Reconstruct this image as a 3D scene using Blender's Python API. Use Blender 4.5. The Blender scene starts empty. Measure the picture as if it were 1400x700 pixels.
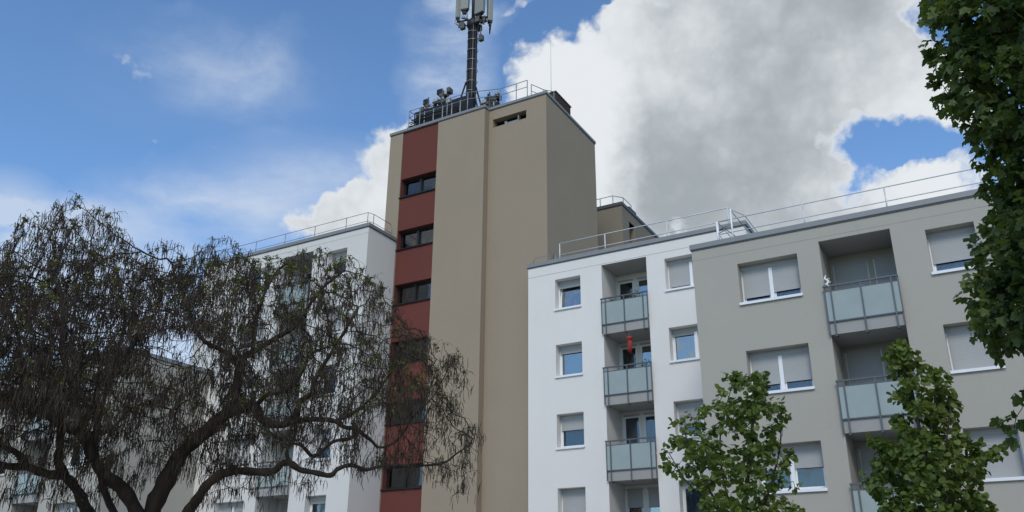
import bpy, math, random
import numpy as np
from mathutils import Matrix, Vector
random.seed(7); rng = np.random.default_rng(11)
sc = bpy.context.scene
COL = sc.collection

# ------------------------------------------------------------------ camera
YAW, PITCH, ROLL, FPX = -0.524546, 0.390034, 0.0076347, 1186.04
EYE = 1.6
def cam_axes():
    f = Vector((math.sin(YAW)*math.cos(PITCH), math.cos(YAW)*math.cos(PITCH), math.sin(PITCH)))
    r = Vector((math.cos(YAW), -math.sin(YAW), 0)); u = r.cross(f)
    return r*math.cos(ROLL)+u*math.sin(ROLL), -r*math.sin(ROLL)+u*math.cos(ROLL), f
cr, cu, cf = cam_axes()
cam = bpy.data.cameras.new("camera"); co = bpy.data.objects.new("camera", cam); COL.objects.link(co)
cam.sensor_width = 36; cam.lens = 36*FPX/1400; cam.clip_start = 0.1; cam.clip_end = 5000
co.matrix_world = Matrix(((cr.x, cu.x, -cf.x, 0), (cr.y, cu.y, -cf.y, 0), (cr.z, cu.z, -cf.z, EYE), (0, 0, 0, 1)))
sc.camera = co

# ------------------------------------------------------------------ exposure, sun, sky
vs = sc.view_settings
vs.view_transform = 'Standard'; vs.look = 'None'; vs.gamma = 1; vs.use_curve_mapping = False; vs.exposure = 0
SUN_EL, SUN_AZ = math.radians(42), math.radians(158)       # azimuth clockwise from +Y
sd = Vector((math.sin(SUN_AZ)*math.cos(SUN_EL), math.cos(SUN_AZ)*math.cos(SUN_EL), math.sin(SUN_EL)))
sun = bpy.data.lights.new("sun", 'SUN'); sun.energy = 1.6; sun.angle = math.radians(20); sun.color = (1, .93, .82)
so = bpy.data.objects.new("sun", sun); COL.objects.link(so); so.rotation_euler = sd.to_track_quat('Z', 'Y').to_euler()
so.location = (0, 0, 60)

world = bpy.data.worlds.new("World"); sc.world = world; world.use_nodes = True
wt = world.node_tree; wt.nodes.clear()
class NT:
    """small helper round a node tree"""
    def __init__(s, t): s.t = t
    def n(s, kind, **kw):
        nd = s.t.nodes.new(kind)
        for k, v in kw.items():
            if k.startswith('i_'):
                key = k[2:]; key = int(key) if key.isdigit() else key.replace('_', ' ')
                s.put(nd.inputs[key], v)
            else: setattr(nd, k, v)
        return nd
    def put(s, sock, v):
        if isinstance(v, bpy.types.NodeSocket): s.t.links.new(v, sock)
        else: sock.default_value = v
    def m(s, op, a, b=0.0, clamp=False, c=None):
        nd = s.t.nodes.new('ShaderNodeMath'); nd.operation = op; nd.use_clamp = clamp
        s.put(nd.inputs[0], a); s.put(nd.inputs[1], b)
        if c is not None: s.put(nd.inputs[2], c)
        return nd.outputs[0]
    def vm(s, op, a, b=None, sc_=None):
        nd = s.t.nodes.new('ShaderNodeVectorMath'); nd.operation = op
        s.put(nd.inputs[0], a)
        if b is not None: s.put(nd.inputs[1], b)
        if sc_ is not None: s.put(nd.inputs[3], sc_)
        return nd.outputs[0]
    def noise(s, vec, scale, detail=4, rough=.5, lac=2.0, dist=0.0):
        nd = s.n('ShaderNodeTexNoise'); s.put(nd.inputs['Vector'], vec)
        for k, v in (('Scale', scale), ('Detail', detail), ('Roughness', rough), ('Lacunarity', lac), ('Distortion', dist)): s.put(nd.inputs[k], v)
        return nd
    def mix(s, f, a, b, typ='RGBA', blend='MIX'):
        nd = s.t.nodes.new('ShaderNodeMix'); nd.data_type = typ
        if typ == 'RGBA': nd.blend_type = blend; ia, ib, o = 6, 7, 2
        else: ia, ib, o = 2, 3, 0
        s.put(nd.inputs[0], f); s.put(nd.inputs[ia], a); s.put(nd.inputs[ib], b)
        return nd.outputs[o]
    def smooth(s, v, lo, hi, a=0.0, b=1.0):
        nd = s.t.nodes.new('ShaderNodeMapRange'); nd.interpolation_type = 'SMOOTHSTEP'
        s.put(nd.inputs[0], v); s.put(nd.inputs[1], lo); s.put(nd.inputs[2], hi); s.put(nd.inputs[3], a); s.put(nd.inputs[4], b)
        return nd.outputs[0]
W = NT(wt)
tc = W.n('ShaderNodeTexCoord').outputs['Generated']
sky = W.n('ShaderNodeTexSky'); sky.sky_type = 'NISHITA'; sky.sun_disc = False
sky.sun_elevation = SUN_EL; sky.sun_rotation = SUN_AZ
sky.air_density = 1.0; sky.dust_density = 0.6; sky.ozone_density = 2.2; sky.altitude = 100

# cloud banks: (azimuth, elevation, half width, half height, tilt, weight), all in degrees, placed on the sky sphere
FRAME_BLOB = (-30.07, 24.28, 55.52, 30.88, 0.44, 1.0)
CLOUD = [(-17.43, 31.37, 12.25, 10.46, -6.21, 2.0),
    (-9.66, 34.02, 10.9, 9.36, -11.3, 2.0),
    (-27.02, 34.0, 4.15, 3.83, -1.27, 1.8),
    (-21.56, 35.38, 5.49, 3.68, 15.32, 2.0),
    (-22.0, 27.47, 8.21, 8.24, -3.29, 2.0),
    (-13.87, 25.41, 7.82, 6.83, -6.65, 2.0),
    (-3.8, 32.9, 5.67, 5.68, -14.53, 2.3),
    (-0.62, 30.07, 5.05, 3.19, -31.15, 2.6),
    (-1.61, 24.13, 5.45, 2.66, -0.88, 2.4),
    (3.4, 28.54, 2.9, 4.92, -17.02, 1.5),
    (-15.19, 41.81, 17.43, 6.13, -9.62, 2.0),
    (-6.04, 23.01, 8.3, 3.58, -9.41, 1.5),
    (-39.2, 28.0, 3.14, 3.91, 4.76, 2.6),
    (-37.83, 29.99, 2.14, 2.13, 4.34, 1.8),
    (-44.19, 24.57, 4.53, 2.0, 11.54, 3.0),
    (-40.38, 25.05, 3.63, 2.79, 4.85, 2.4),
    (-42.28, 25.98, 2.5, 1.87, 36.05, 1.6),
    (-39.91, 22.46, 7.53, 1.91, 4.24, 1.5),
    (-31.39, 38.33, 2.22, 1.43, 20.51, 1.1),
    (-0.9, 26.63, 2.67, 0.92, -0.2, -1.9),
    (-3.93, 25.99, 1.3, 0.58, 21.05, -2.0),
    (-26.05, 38.97, 4.28, 1.31, 12.38, -2.5)]
WISP = [(-51.93, 32.37, 7.97, 4.01, -3.12, 0.6),
    (-48.5, 33.65, 3.63, 2.14, 68.66, 0.45),
    (-51.87, 23.49, 9.83, 3.17, 14.83, 0.8),
    (-35.29, 34.11, 4.23, 5.54, 3.37, 1.3),
    (-33.75, 38.04, 2.78, 2.01, 2.7, 1.5),
    (-63.11, 21.33, 4.31, 1.66, -3.56, 1.4),
    (-62.55, 18.9, 7.17, 3.74, 12.16, 1.4),
    (-56.0, 16.55, 15.88, 5.24, 8.37, 1.0),
    (-43.47, 27.38, 5.52, 2.81, 6.7, 0.5),
    (-25.63, 32.81, 3.78, 4.19, -1.97, 0.4)]
GREY = [(-13.1, 27.66, 9.85, 6.92, -7.6, 1.2),
    (-8.36, 35.57, 11.02, 6.03, -12.58, 0.95),
    (-16.5, 24.25, 5.99, 3.3, -5.2, 0.5),
    (-4.6, 31.3, 4.91, 4.33, -13.43, 0.35),
    (-25.58, 34.66, 4.23, 4.14, -2.12, -0.5),
    (-22.76, 28.46, 2.84, 7.11, -3.05, -1.0),
    (-28.45, 34.25, 5.2, 5.09, -0.48, -0.6),
    (-1.76, 24.51, 4.7, 2.6, -12.1, -0.5),
    (-39.77, 27.24, 7.05, 7.1, 4.92, -0.5),
    (-30.07, 24.76, 33.78, 14.47, 0.45, 0.25)]
VEIL = [(-57.14, 15.95, 16.34, 7.77, 8.48, 0.9),
    (-44.84, 25.82, 10.04, 4.21, 7.0, 0.55),
    (-63.11, 21.33, 3.94, 2.91, 13.83, 0.9),
    (-34.75, 34.59, 3.29, 4.14, 3.1, 0.35),
    (-51.89, 32.16, 9.38, 4.84, 12.49, 0.1),
    (-20.16, 15.0, 41.96, 14.07, -2.14, 0.4)]
CLOUD_WHITE = (5.9, 6.15, 6.4, 1); CLOUD_GREY = (2.65, 2.98, 3.2, 1); WISP_COL = (4.6, 5.2, 6.1, 1); SKY_TINT = (1.0, 1.25, 1.43, 1)


def blob(vec, b):
    az, el, rx, ry, tilt, w = b
    a, e = math.radians(az), math.radians(el)
    d = Vector((math.sin(a)*math.cos(e), math.cos(a)*math.cos(e), math.sin(e)))
    east = Vector((math.cos(a), -math.sin(a), 0)); up = east.cross(d) * 1.0
    t = math.radians(tilt)
    xa = east*math.cos(t)+up*math.sin(t); ya = -east*math.sin(t)+up*math.cos(t)
    M = Matrix((xa, ya, xa.cross(ya))).transposed()
    mp = W.n('ShaderNodeMapping'); mp.vector_type = 'TEXTURE'
    W.put(mp.inputs[0], vec); mp.inputs[1].default_value = d; mp.inputs[2].default_value = M.to_euler('XYZ')
    mp.inputs[3].default_value = (math.radians(rx), math.radians(ry), math.radians(max(rx, ry))*1.5)
    g = W.n('ShaderNodeTexGradient'); g.gradient_type = 'SPHERICAL'; W.put(g.inputs[0], mp.outputs[0])
    return W.m('MULTIPLY', g.outputs['Fac'], w)
def blobs(vec, lst, start=0.0):
    acc = start
    for b in lst: acc = W.m('ADD', blob(vec, b), acc)
    return acc
nv = W.noise(tc, 5.0, 5, .6); nv2 = W.noise(tc, 22.0, 4, .6)
warp = W.vm('ADD', tc, W.vm('SCALE', W.vm('SUBTRACT', nv.outputs['Color'], (.5, .5, .5)), sc_=.10))
warp = W.vm('ADD', warp, W.vm('SCALE', W.vm('SUBTRACT', nv2.outputs['Color'], (.5, .5, .5)), sc_=.035))
big = W.noise(tc, 1.7, 3, .5).outputs[0]
base = W.m('MULTIPLY_ADD', big, 3.2, c=-.95)                        # broken cumulus all round the sky
inframe = W.m('MINIMUM', W.m('MULTIPLY', blob(tc, FRAME_BLOB), 3.0), 1.0)
base = W.m('MULTIPLY', base, W.m('SUBTRACT', 1.0, inframe))
f1 = W.noise(tc, 9.0, 9, .62).outputs[0]
f2 = W.noise(tc, 30.0, 7, .65).outputs[0]
edge = W.noise(tc, 17.0, 8, .66).outputs[0]
cov = W.m('ADD', blobs(warp, CLOUD, base), W.m('MULTIPLY', inframe, -.14))
cov = W.m('ADD', cov, W.m('MULTIPLY_ADD', f1, 1.7, c=-.85))
cov = W.m('ADD', cov, W.m('MULTIPLY_ADD', f2, .9, c=-.45))
cov = W.m('ADD', cov, W.m('MULTIPLY_ADD', edge, .7, c=-.35))
vo = W.n('ShaderNodeTexVoronoi'); vo.feature = 'F1'; W.put(vo.inputs['Vector'], W.vm('ADD', tc, W.vm('SCALE', W.vm('SUBTRACT', nv2.outputs['Color'], (.5, .5, .5)), sc_=.03)))
vo.inputs['Scale'].default_value = 13; vo.inputs['Detail'].default_value = 3; vo.inputs['Roughness'].default_value = .6
billow = W.m('MULTIPLY_ADD', vo.outputs['Distance'], -1.0, c=.70)
cov = W.m('ADD', cov, W.m('MULTIPLY', billow, 1.3))
alpha = W.smooth(cov, .10, .85)
# thin wisps
wv = W.n('ShaderNodeMapping', i_0=tc); wv.inputs[3].default_value = (1.0, 1.0, 2.2); wv.inputs[2].default_value = (0.2, .5, .3)
wn = W.noise(wv.outputs[0], 5.0, 7, .58, dist=.15).outputs[0]
wis = W.m('MULTIPLY', blobs(warp, WISP), W.smooth(wn, .34, .72))
veil = W.m('MAXIMUM', blobs(tc, VEIL), 0.0)
wis = W.m('ADD', wis, W.m('MULTIPLY', veil, W.smooth(wn, .1, .7)))
wis = W.m('MINIMUM', W.m('MAXIMUM', wis, 0.0), .75)
# grey undersides, where the bank is thick
gr = blobs(warp, GREY, 0.0)
gr = W.m('ADD', gr, W.m('MULTIPLY', W.smooth(big, .5, .68), W.m('SUBTRACT', .75, inframe)))
gn = W.noise(tc, 6.0, 7, .58).outputs[0]
gn2 = W.noise(tc, 15.0, 7, .6).outputs[0]
gr = W.m('ADD', gr, W.m('MULTIPLY_ADD', gn, 1.0, c=-.5)); gr = W.m('ADD', gr, W.m('MULTIPLY_ADD', gn2, .8, c=-.4)); gr = W.m('ADD', gr, W.m('MULTIPLY', billow, -.6))
gr = W.m('MULTIPLY', gr, W.smooth(cov, .45, 1.1))
gr = W.smooth(gr, -.35, 1.55)
ccol = W.mix(gr, CLOUD_WHITE, CLOUD_GREY)
skyc = W.mix(1.0, sky.outputs[0], SKY_TINT, blend='MULTIPLY')
skyc = W.mix(wis, skyc, WISP_COL)
skyc = W.mix(alpha, skyc, ccol)
bg = W.n('ShaderNodeBackground'); W.put(bg.inputs[0], skyc); bg.inputs[1].default_value = 0.135
wo = W.n('ShaderNodeOutputWorld'); wt.links.new(bg.outputs[0], wo.inputs[0])
world.cycles.sampling_method = 'MANUAL'; world.cycles.sample_map_resolution = 1024

# ------------------------------------------------------------------ helpers
class MB:
    def __init__(s): s.v = []; s.f = []
    def add(s, vs, fs):
        o = len(s.v); s.v += [tuple(v) for v in vs]; s.f += [tuple(i+o for i in f) for f in fs]
    def box(s, x0, x1, y0, y1, z0, z1):
        s.add([(x0,y0,z0),(x1,y0,z0),(x1,y1,z0),(x0,y1,z0),(x0,y0,z1),(x1,y0,z1),(x1,y1,z1),(x0,y1,z1)],
              [(0,3,2,1),(4,5,6,7),(0,1,5,4),(1,2,6,5),(2,3,7,6),(3,0,4,7)]); return s
    def quad(s, a, b, c, d): s.add([a, b, c, d], [(0, 1, 2, 3)]); return s
    def tube(s, pts, rad, n=8, cap=True):
        pts = [Vector(p) for p in pts]
        if not hasattr(rad, '__len__'): rad = [rad]*len(pts)
        o = len(s.v); prev = None
        for i, p in enumerate(pts):
            d = (pts[min(i+1, len(pts)-1)]-pts[max(i-1, 0)]).normalized()
            if prev is None: a = d.orthogonal().normalized()
            else: a = (prev-d*prev.dot(d)).normalized()
            prev = a; b = d.cross(a)
            for k in range(n):
                t = 2*math.pi*k/n
                s.v.append(tuple(p+(a*math.cos(t)+b*math.sin(t))*rad[i]))
        for i in range(len(pts)-1):
            for k in range(n):
                s.f.append((o+i*n+k, o+i*n+(k+1) % n, o+(i+1)*n+(k+1) % n, o+(i+1)*n+k))
        if cap:
            s.f.append(tuple(o+k for k in reversed(range(n)))); s.f.append(tuple(o+(len(pts)-1)*n+k for k in range(n)))
        return s
    def mesh(s, name, m, smooth=False):
        me = bpy.data.meshes.new(name); me.from_pydata(s.v, [], s.f); me.materials.append(m)
        if smooth: me.polygons.foreach_set('use_smooth', [True]*len(me.polygons))
        me.update(); return me
    def obj(s, name, m, parent=None, bevel=0.0, smooth=False):
        return link(name, s.mesh(name, m, smooth), parent, bevel)
def link(name, me, parent=None, bevel=0.0, loc=None):
    o = bpy.data.objects.new(name, me); COL.objects.link(o)
    if loc is not None: o.location = loc
    if parent is not None: setpar(o, parent)
    if bevel: b = o.modifiers.new('bevel', 'BEVEL'); b.width = bevel; b.segments = 2; b.limit_method = 'ANGLE'
    return o
WORLD_LOC = {}
def setpar(o, p):
    o.parent = p; o.matrix_parent_inverse = Matrix.Translation(-Vector(WORLD_LOC.get(p.name, p.location)))
    WORLD_LOC[o.name] = Vector(o.location)
def thing(name, label, cat, loc=(0,0,0), group=None):
    o = bpy.data.objects.new(name, None); COL.objects.link(o); o.location = loc; o.empty_display_size = .3
    WORLD_LOC[o.name] = Vector(loc); return tag(o, label, cat, group)
def tag(o, label, cat, group=None):
    o['label'] = label; o['category'] = cat
    if group: o['group'] = group
    return o
def structure(o): o['kind'] = 'structure'; return o
def stuff(o): o['kind'] = 'stuff'; return o

# ------------------------------------------------------------------ materials
def mat(name): 
    m = bpy.data.materials.new(name); m.use_nodes = True; t = NT(m.node_tree)
    bs = m.node_tree.nodes['Principled BSDF']; return m, t, bs
def pos(t): return t.n('ShaderNodeNewGeometry').outputs['Position']
def bump(t, bs, h, strength=.3, dist=.01):
    b = t.n('ShaderNodeBump'); t.put(b.inputs['Height'], h); b.inputs['Strength'].default_value = strength; b.inputs['Distance'].default_value = dist
    t.put(bs.inputs['Normal'], b.outputs[0])
def plaster(name, col, stain=.06, warm=(1, .985, .96)):
    m, t, bs = mat(name); p = pos(t)
    grain = t.noise(p, 60, 4, .7).outputs[0]; blot = t.noise(p, .45, 6, .6).outputs[0]
    mp = t.n('ShaderNodeMapping', i_0=p); mp.inputs[3].default_value = (2.2, 2.2, .13)
    streak = t.noise(mp.outputs[0], 1.6, 6, .65).outputs[0]
    fine = t.noise(p, 7, 5, .6).outputs[0]
    v = t.m('MULTIPLY_ADD', blot, -stain*3, c=1+stain*1.5)
    v = t.m('ADD', v, t.m('MULTIPLY_ADD', streak, -stain*1.0, c=stain*.5))
    v = t.m('ADD', v, t.m('MULTIPLY_ADD', fine, -stain*1.2, c=stain*.6))
    v = t.m('ADD', v, t.m('MULTIPLY_ADD', grain, .12, c=-.06))
    c = t.vm('SCALE', tuple(col), sc_=v)
    dirt = t.smooth(t.m('ADD', streak, t.m('MULTIPLY', fine, .4)), .84, 1.05)
    c = t.mix(t.m('MULTIPLY', dirt, .25), c, (col[0]*.62, col[1]*.6, col[2]*.55, 1))
    t.put(bs.inputs['Base Color'], c); bs.inputs['Roughness'].default_value = .93
    bs.inputs['Specular IOR Level'].default_value = .15
    bump(t, bs, t.m('ADD', grain, t.m('MULTIPLY', fine, .8)), .55, .006)
    return m
def simple(name, col, rough=.5, metal=0.0, var=.08, scale=6, spec=.4, bmp=0):
    m, t, bs = mat(name); p = pos(t)
    n = t.noise(p, scale, 5, .6).outputs[0]
    v = t.m('MULTIPLY_ADD', n, var*2, c=1-var)
    t.put(bs.inputs['Base Color'], t.vm('SCALE', tuple(col), sc_=v))
    t.put(bs.inputs['Roughness'], t.m('MULTIPLY_ADD', n, .2, c=rough-.1))
    bs.inputs['Metallic'].default_value = metal; bs.inputs['Specular IOR Level'].default_value = spec
    if bmp: bump(t, bs, n, bmp, .004)
    return m
M = {}
M['white_plaster'] = plaster('white_plaster', (.74, .71, .672), .028)
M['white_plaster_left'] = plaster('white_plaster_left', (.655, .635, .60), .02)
M['grey_plaster'] = plaster('grey_plaster', (.402, .378, .330), .032)
M['tower_plaster'] = plaster('tower_plaster', (.322, .262, .194), .045)
M['red_plaster'] = plaster('red_plaster', (.142, .049, .040), .045)
M['rear_plaster'] = plaster('rear_plaster', (.235, .205, .16), .03)
M['ceiling'] = plaster('loggia_ceiling', (.42, .41, .39), .03)
M['fascia'] = simple('zinc_fascia', (.235, .24, .245), .5, .15, .12, 3)
M['fascia_lip'] = simple('dark_drip_edge', (.09, .095, .10), .5, .3)
M['joint'] = simple('joint_sealant', (.32, .32, .31), .8)
M['white_frame'] = simple('white_window_frame', (.78, .79, .80), .35, 0, .04)
M['dark_frame'] = simple('dark_window_frame', (.022, .021, .021), .4, .2)
M['shutter'] = simple('roller_shutter_plastic', (.38, .38, .375), .5, 0, .05, 2)
M['rail'] = simple('balcony_rail_steel', (.12, .125, .13), .4, .6, .1)
M['white_rail'] = simple('galvanised_white_rail', (.62, .63, .64), .45, .2, .1)
M['grey_rail'] = simple('galvanised_grey_rail', (.26, .275, .29), .5, .4, .1)
M['slab'] = simple('balcony_fascia_plate', (.33, .325, .31), .8, 0, .08, 4, bmp=.2)
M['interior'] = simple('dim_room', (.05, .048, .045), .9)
M['roofing'] = simple('roof_gravel', (.22, .21, .2), .95, 0, .3, 25, bmp=.6)
M['black_metal'] = simple('black_mast_metal', (.014, .014, .016), .55, .2, .3, 8)
M['light_metal'] = simple('light_clamp_metal', (.45, .44, .42), .5, .5)
M['panel_grey'] = simple('antenna_radome', (.25, .26, .235), .5, 0, .06)
M['brown_sheet'] = simple('brown_chimney_cladding', (.055, .036, .028), .7, .1, .25, 5, bmp=.3)
M['red_cloth'] = simple('red_ornament', (.30, .03, .025), .6, 0, .3, 20)
M['terracotta'] = simple('terracotta', (.35, .14, .07), .8)
M['equip'] = simple('equipment_grey', (.10, .10, .095), .6, .2, .5, 10)
def curtain_mat(name, col):
    m, t, bs = mat(name); bs.inputs['Base Color'].default_value = col+(1,); bs.inputs['Roughness'].default_value = .9
    return m
M['curtain'] = curtain_mat('net_curtain', (.38, .42, .46))
M['curtain_white'] = curtain_mat('white_net_curtain', (.72, .76, .80))
M['curtain_dark'] = curtain_mat('dim_curtain', (.22, .25, .29))
def glass_mat(name, tint, f=.16):
    m = bpy.data.materials.new(name); m.use_nodes = True; t = NT(m.node_tree); m.node_tree.nodes.clear()
    tr = t.n('ShaderNodeBsdfTransparent', i_0=tint+(1,)); gl = t.n('ShaderNodeBsdfGlossy'); gl.inputs['Roughness'].default_value = .03
    p = pos(t); nz = t.noise(p, 1.3, 2, .5).outputs[0]
    b = t.n('ShaderNodeBump'); t.put(b.inputs['Height'], nz); b.inputs['Strength'].default_value = .12; b.inputs['Distance'].default_value = .05
    t.put(gl.inputs['Normal'], b.outputs[0]); gl.inputs[0].default_value = (.9, .9, .88, 1)
    fr = t.n('ShaderNodeFresnel'); fr.inputs[0].default_value = 1.5
    fac = t.m('ADD', t.m('MULTIPLY', fr.outputs[0], 1.5), f, clamp=True)
    mx = t.n('ShaderNodeMixShader'); t.put(mx.inputs[0], fac); t.put(mx.inputs[1], tr.outputs[0]); t.put(mx.inputs[2], gl.outputs[0])
    o = t.n('ShaderNodeOutputMaterial'); t.put(o.inputs[0], mx.outputs[0]); return m
M['glass'] = glass_mat('window_glass', (.62, .68, .72), .03)
M['glass_bright'] = glass_mat('reflecting_window_glass', (.66, .72, .74), .22)
M['glass_dark'] = glass_mat('dark_tower_glass', (.30, .33, .36), .03)
def frosted():
    m, t, bs = mat('frosted_balcony_glass'); p = pos(t); n = t.noise(p, 1.5, 4, .6).outputs[0]
    v = t.m('MULTIPLY_ADD', n, .3, c=.85)
    t.put(bs.inputs['Base Color'], t.vm('SCALE', (.30, .345, .328), sc_=v)); bs.inputs['Roughness'].default_value = .28
    bs.inputs['Specular IOR Level'].default_value = .6; return m
M['frosted'] = frosted()
def bark(name, col, scale=9):
    m, t, bs = mat(name); p = pos(t); mp = t.n('ShaderNodeMapping', i_0=p); mp.inputs[3].default_value = (1, 1, .3)
    n = t.noise(mp.outputs[0], scale, 8, .7).outputs[0]; n2 = t.noise(p, 1.5, 4, .6).outputs[0]
    v = t.m('MULTIPLY_ADD', n, 1.3, c=.25); v = t.m('MULTIPLY', v, t.m('MULTIPLY_ADD', n2, .6, c=.7))
    t.put(bs.inputs['Base Color'], t.vm('SCALE', col, sc_=v)); bs.inputs['Roughness'].default_value = .95
    bs.inputs['Specular IOR Level'].default_value = .1; bump(t, bs, n, 1.0, .04); return m
M['bark'] = bark('catalpa_bark', (.052, .040, .032)); M['bark_young'] = bark('young_bark', (.07, .06, .05), 20)
M['bark_maple'] = bark('maple_bark', (.05, .044, .036))
def leafm(name, col, col2, trans=.35, nscale=1.2, rough=.55):
    m = bpy.data.materials.new(name); m.use_nodes = True; t = NT(m.node_tree); m.node_tree.nodes.clear(); p = pos(t)
    n = t.noise(p, nscale, 3, .6).outputs[0]; n2 = t.noise(p, 17, 2, .5).outputs[0]
    f = t.m('ADD', t.m('MULTIPLY', t.smooth(n, .35, .65), .6), t.m('MULTIPLY_ADD', n2, 1.2, c=-.3), clamp=True)
    c = t.mix(f, col+(1,), col2+(1,))
    bs = t.n('ShaderNodeBsdfPrincipled'); t.put(bs.inputs['Base Color'], c); bs.inputs['Roughness'].default_value = rough; bs.inputs['Specular IOR Level'].default_value = .35
    tl = t.n('ShaderNodeBsdfTranslucent'); t.put(tl.inputs[0], t.mix(1.0, c, (1.5, 1.55, .7, 1), blend='MULTIPLY'))
    mx = t.n('ShaderNodeMixShader'); mx.inputs[0].default_value = trans; t.put(mx.inputs[1], bs.outputs[0]); t.put(mx.inputs[2], tl.outputs[0])
    o = t.n('ShaderNodeOutputMaterial'); t.put(o.inputs[0], mx.outputs[0]); return m
M['linden'] = leafm('linden_leaf', (.064, .112, .024), (.15, .195, .045), .38)
M['maple'] = leafm('maple_leaf', (.052, .088, .024), (.115, .155, .042), .36)
M['sprout'] = leafm('catalpa_sprout', (.075, .085, .022), (.15, .15, .04), .3)
M['pods'] = leafm('catalpa_pods', (.040, .030, .022), (.090, .066, .043), .12, .8, .8)
M['balcony_leaf'] = leafm('balcony_leaf', (.04, .09, .02), (.1, .16, .04), .3, 9)

# ------------------------------------------------------------------ facade pieces
Z = EYE
def facade(mb, x0, x1, z0, z1, y, holes, inside=None):
    """front wall in the plane y with rectangular openings (hx0,hx1,hz0,hz1,depth); reveals go back by depth"""
    xs = sorted({x0, x1} | {h[i] for h in holes for i in (0, 1)}); zs = sorted({z0, z1} | {min(max(h[i], z0), z1) for h in holes for i in (2, 3)})
    for i in range(len(xs)-1):
        for j in range(len(zs)-1):
            cx, cz = (xs[i]+xs[i+1])/2, (zs[j]+zs[j+1])/2
            if any(h[0] < cx < h[1] and h[2] < cz < h[3] for h in holes): continue
            mb.quad((xs[i], y, zs[j]), (xs[i+1], y, zs[j]), (xs[i+1], y, zs[j+1]), (xs[i], y, zs[j+1]))
    for a, b, c, d, dep in holes:
        yb = y+dep
        mb.quad((a, y, c), (a, y, d), (a, yb, d), (a, yb, c)); mb.quad((b, y, c), (b, yb, c), (b, yb, d), (b, y, d))
        mb.quad((a, y, d), (b, y, d), (b, yb, d), (a, yb, d)); mb.quad((a, y, c), (a, yb, c), (b, yb, c), (b, y, c))
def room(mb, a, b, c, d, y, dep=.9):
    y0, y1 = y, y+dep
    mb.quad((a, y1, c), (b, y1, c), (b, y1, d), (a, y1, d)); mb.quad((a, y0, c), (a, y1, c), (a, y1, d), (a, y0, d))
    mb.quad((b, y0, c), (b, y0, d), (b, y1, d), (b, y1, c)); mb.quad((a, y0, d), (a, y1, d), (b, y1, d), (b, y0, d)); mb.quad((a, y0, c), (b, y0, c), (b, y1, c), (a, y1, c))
MESHES = {}
def cached(key, fn):
    if key not in MESHES: MESHES[key] = fn()
    return MESHES[key]
def shutter_mesh(w, h):
    mb = MB(); n = max(2, int(h/.05)); z = 0.0
    for i in range(n):
        a, b = z-i*h/n, z-(i+1)*h/n; g = .006
        q = .0035
        mb.add([(0, q, a), (w, q, a), (w, 0, a-g), (0, 0, a-g), (w, 0, b+g), (0, 0, b+g), (w, q, b), (0, q, b)],
               [(3, 2, 1, 0), (5, 4, 2, 3), (7, 6, 4, 5)])
    mb.box(-.005, w+.005, -.004, .018, -h-.035, -h)
    return mb.mesh('roller_shutter', M['shutter'])
def curtain_mesh(w, h, m, seed=0):
    mb = MB(); n = max(12, int(w/.03)); vs = []
    for i in range(n+1):
        x = w*i/n; y = .018*math.sin(i*1.9+seed)+.012*math.sin(i*.63+seed*2)
        vs += [(x, y*.6, 0), (x, y+.01, -h)]
    mb.add(vs, [(2*i, 2*i+1, 2*i+3, 2*i+2) for i in range(n)])
    return mb.mesh('curtain', m, True)
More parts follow.
